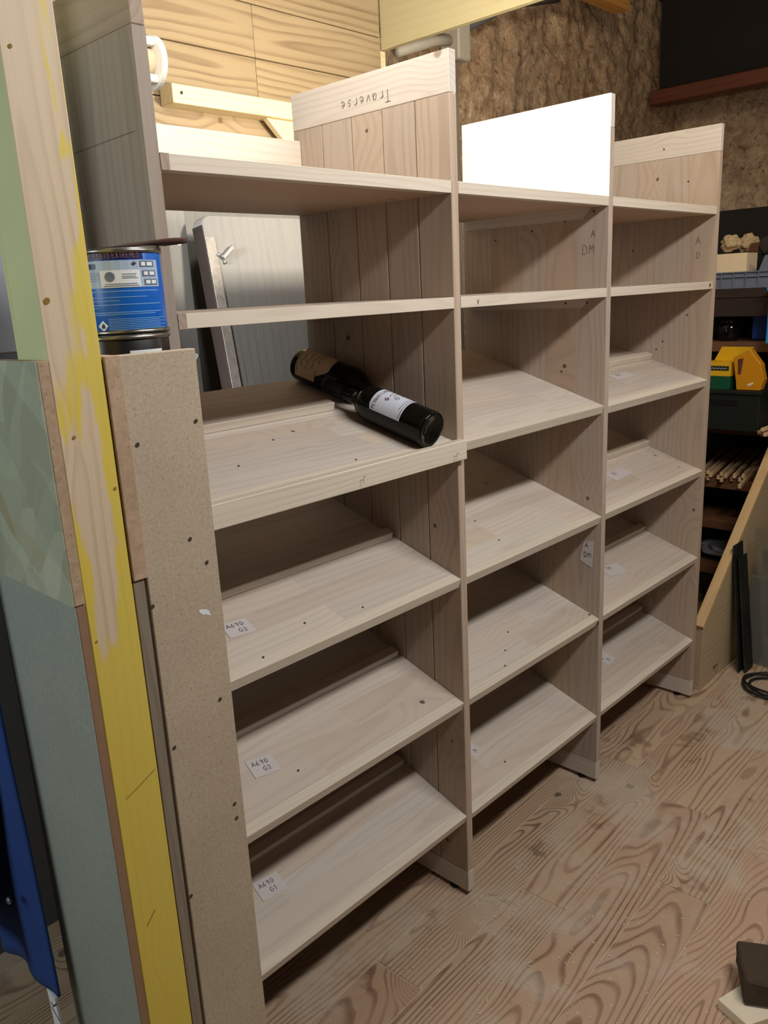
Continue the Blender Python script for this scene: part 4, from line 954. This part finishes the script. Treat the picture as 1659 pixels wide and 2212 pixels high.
o = box('grey_floor_board', 1.612, 1.635, -0.62, -0.035, FZ, 0.325, M['greyboard'], None); tag(o, 'low grey board on edge behind the dusty glass pane', 'board')
o = box('grey_floor_board', 1.640, 1.665, -0.60, -0.060, FZ, 0.425, M['greyboard'], None); tag(o, 'taller grey board standing behind the low grey board', 'board')
o = box('clear_glass_pane', 1.598, 1.603, -0.62, -0.042, FZ, 0.515, M['pane'], None, 0.0006); tag(o, 'dusty clear glass pane on edge before the grey boards', 'pane')
bm = bmesh.new(); pts = []
for k in range(110):
    a = k / 36 * 2 * math.pi; tt = k / 110
    pts.append((1.455 + 0.010 * math.sin(tt * 9) + (0.088 - 0.02 * math.sin(tt * 6)) * math.cos(a), -0.20 + 0.015 * math.cos(tt * 7) + 0.10 * math.sin(a), FZ + 0.0055 + 0.006 * (0.5 + 0.5 * math.sin(a * 0.5 + tt * 4)) + 0.006 * tt))
bm_tube(bm, pts, 0.0045, 8); o = mesh_obj('coiled_cable', bm, M['rubber'], None, (1.45, -0.2, FZ), True); tag(o, 'black cable coiled on the floor by the glass pane', 'cable')
o = prism('pale_offcut', [(0.052, -0.560), (0.36, -0.66), (0.33, -0.80), (0.030, -0.625)], 'z', FZ + 0.0002, FZ + 0.022, [M['offcut']], None, 0.001); tag(o, 'pale flat wood offcut on the floor in the bottom right corner', 'offcut')
bm = bmesh.new(); bm_box(bm, -0.10, 0.10, -0.055, 0.055, 0, 0.055, 0.004); bmesh.ops.subdivide_edges(bm, edges=bm.edges, cuts=4, use_grid_fill=True)
for v in bm.verts: v.co += Vector((noise.noise(v.co * 30), noise.noise(v.co * 30 + Vector((5, 0, 0))), 0.5 * noise.noise(v.co * 30 + Vector((0, 7, 0))))) * 0.004
bmesh.ops.transform(bm, matrix=Matrix.Translation((0.165, -0.665, FZ + 0.0235)) @ Matrix.Rotation(math.radians(-62), 4, 'Z'), verts=bm.verts)
o = mesh_obj('dark_timber_block', bm, M['dark_timber'], None, (0.165, -0.665, FZ + 0.022)); tag(o, 'dark rough timber block lying on the pale offcut, bottom right corner', 'block')
# sawdust curls and shavings strewn on the planks
bm = bmesh.new(); Rs = random.Random(12)
for k in range(300):
    cx, cy = Rs.choice(((0.25, -0.45), (0.1, -0.35), (0.55, -0.40), (-0.15, -0.28), (0.35, -0.2), (0.8, -0.15), (0.02, -0.1)))
    x = Rs.gauss(cx, 0.13); y = min(Rs.gauss(cy, 0.09), -0.03); a = Rs.uniform(0, 6.28); l = Rs.uniform(0.0015, 0.006); wd = Rs.uniform(0.0004, 0.001)
    p = [Vector((x, y, FZ + 0.0012)), Vector((x + l * math.cos(a), y + l * math.sin(a), FZ + 0.0025)), Vector((x + 1.7 * l * math.cos(a + 0.6), y + 1.7 * l * math.sin(a + 0.6), FZ + 0.0012))]
    n = Vector((-math.sin(a), math.cos(a), 0)) * wd
    q = [(bm.verts.new(v + n), bm.verts.new(v - n)) for v in p]
    for (a1, b1), (c1, d1) in zip(q, q[1:]): bm.faces.new((a1, b1, d1, c1))
bm.normal_update(); o = mesh_obj('wood_shavings', bm, M['offcut'], None, (0.2, -0.3, FZ)); tag(o, 'fine pale wood shavings strewn on the floor planks', 'shavings', kind='stuff')
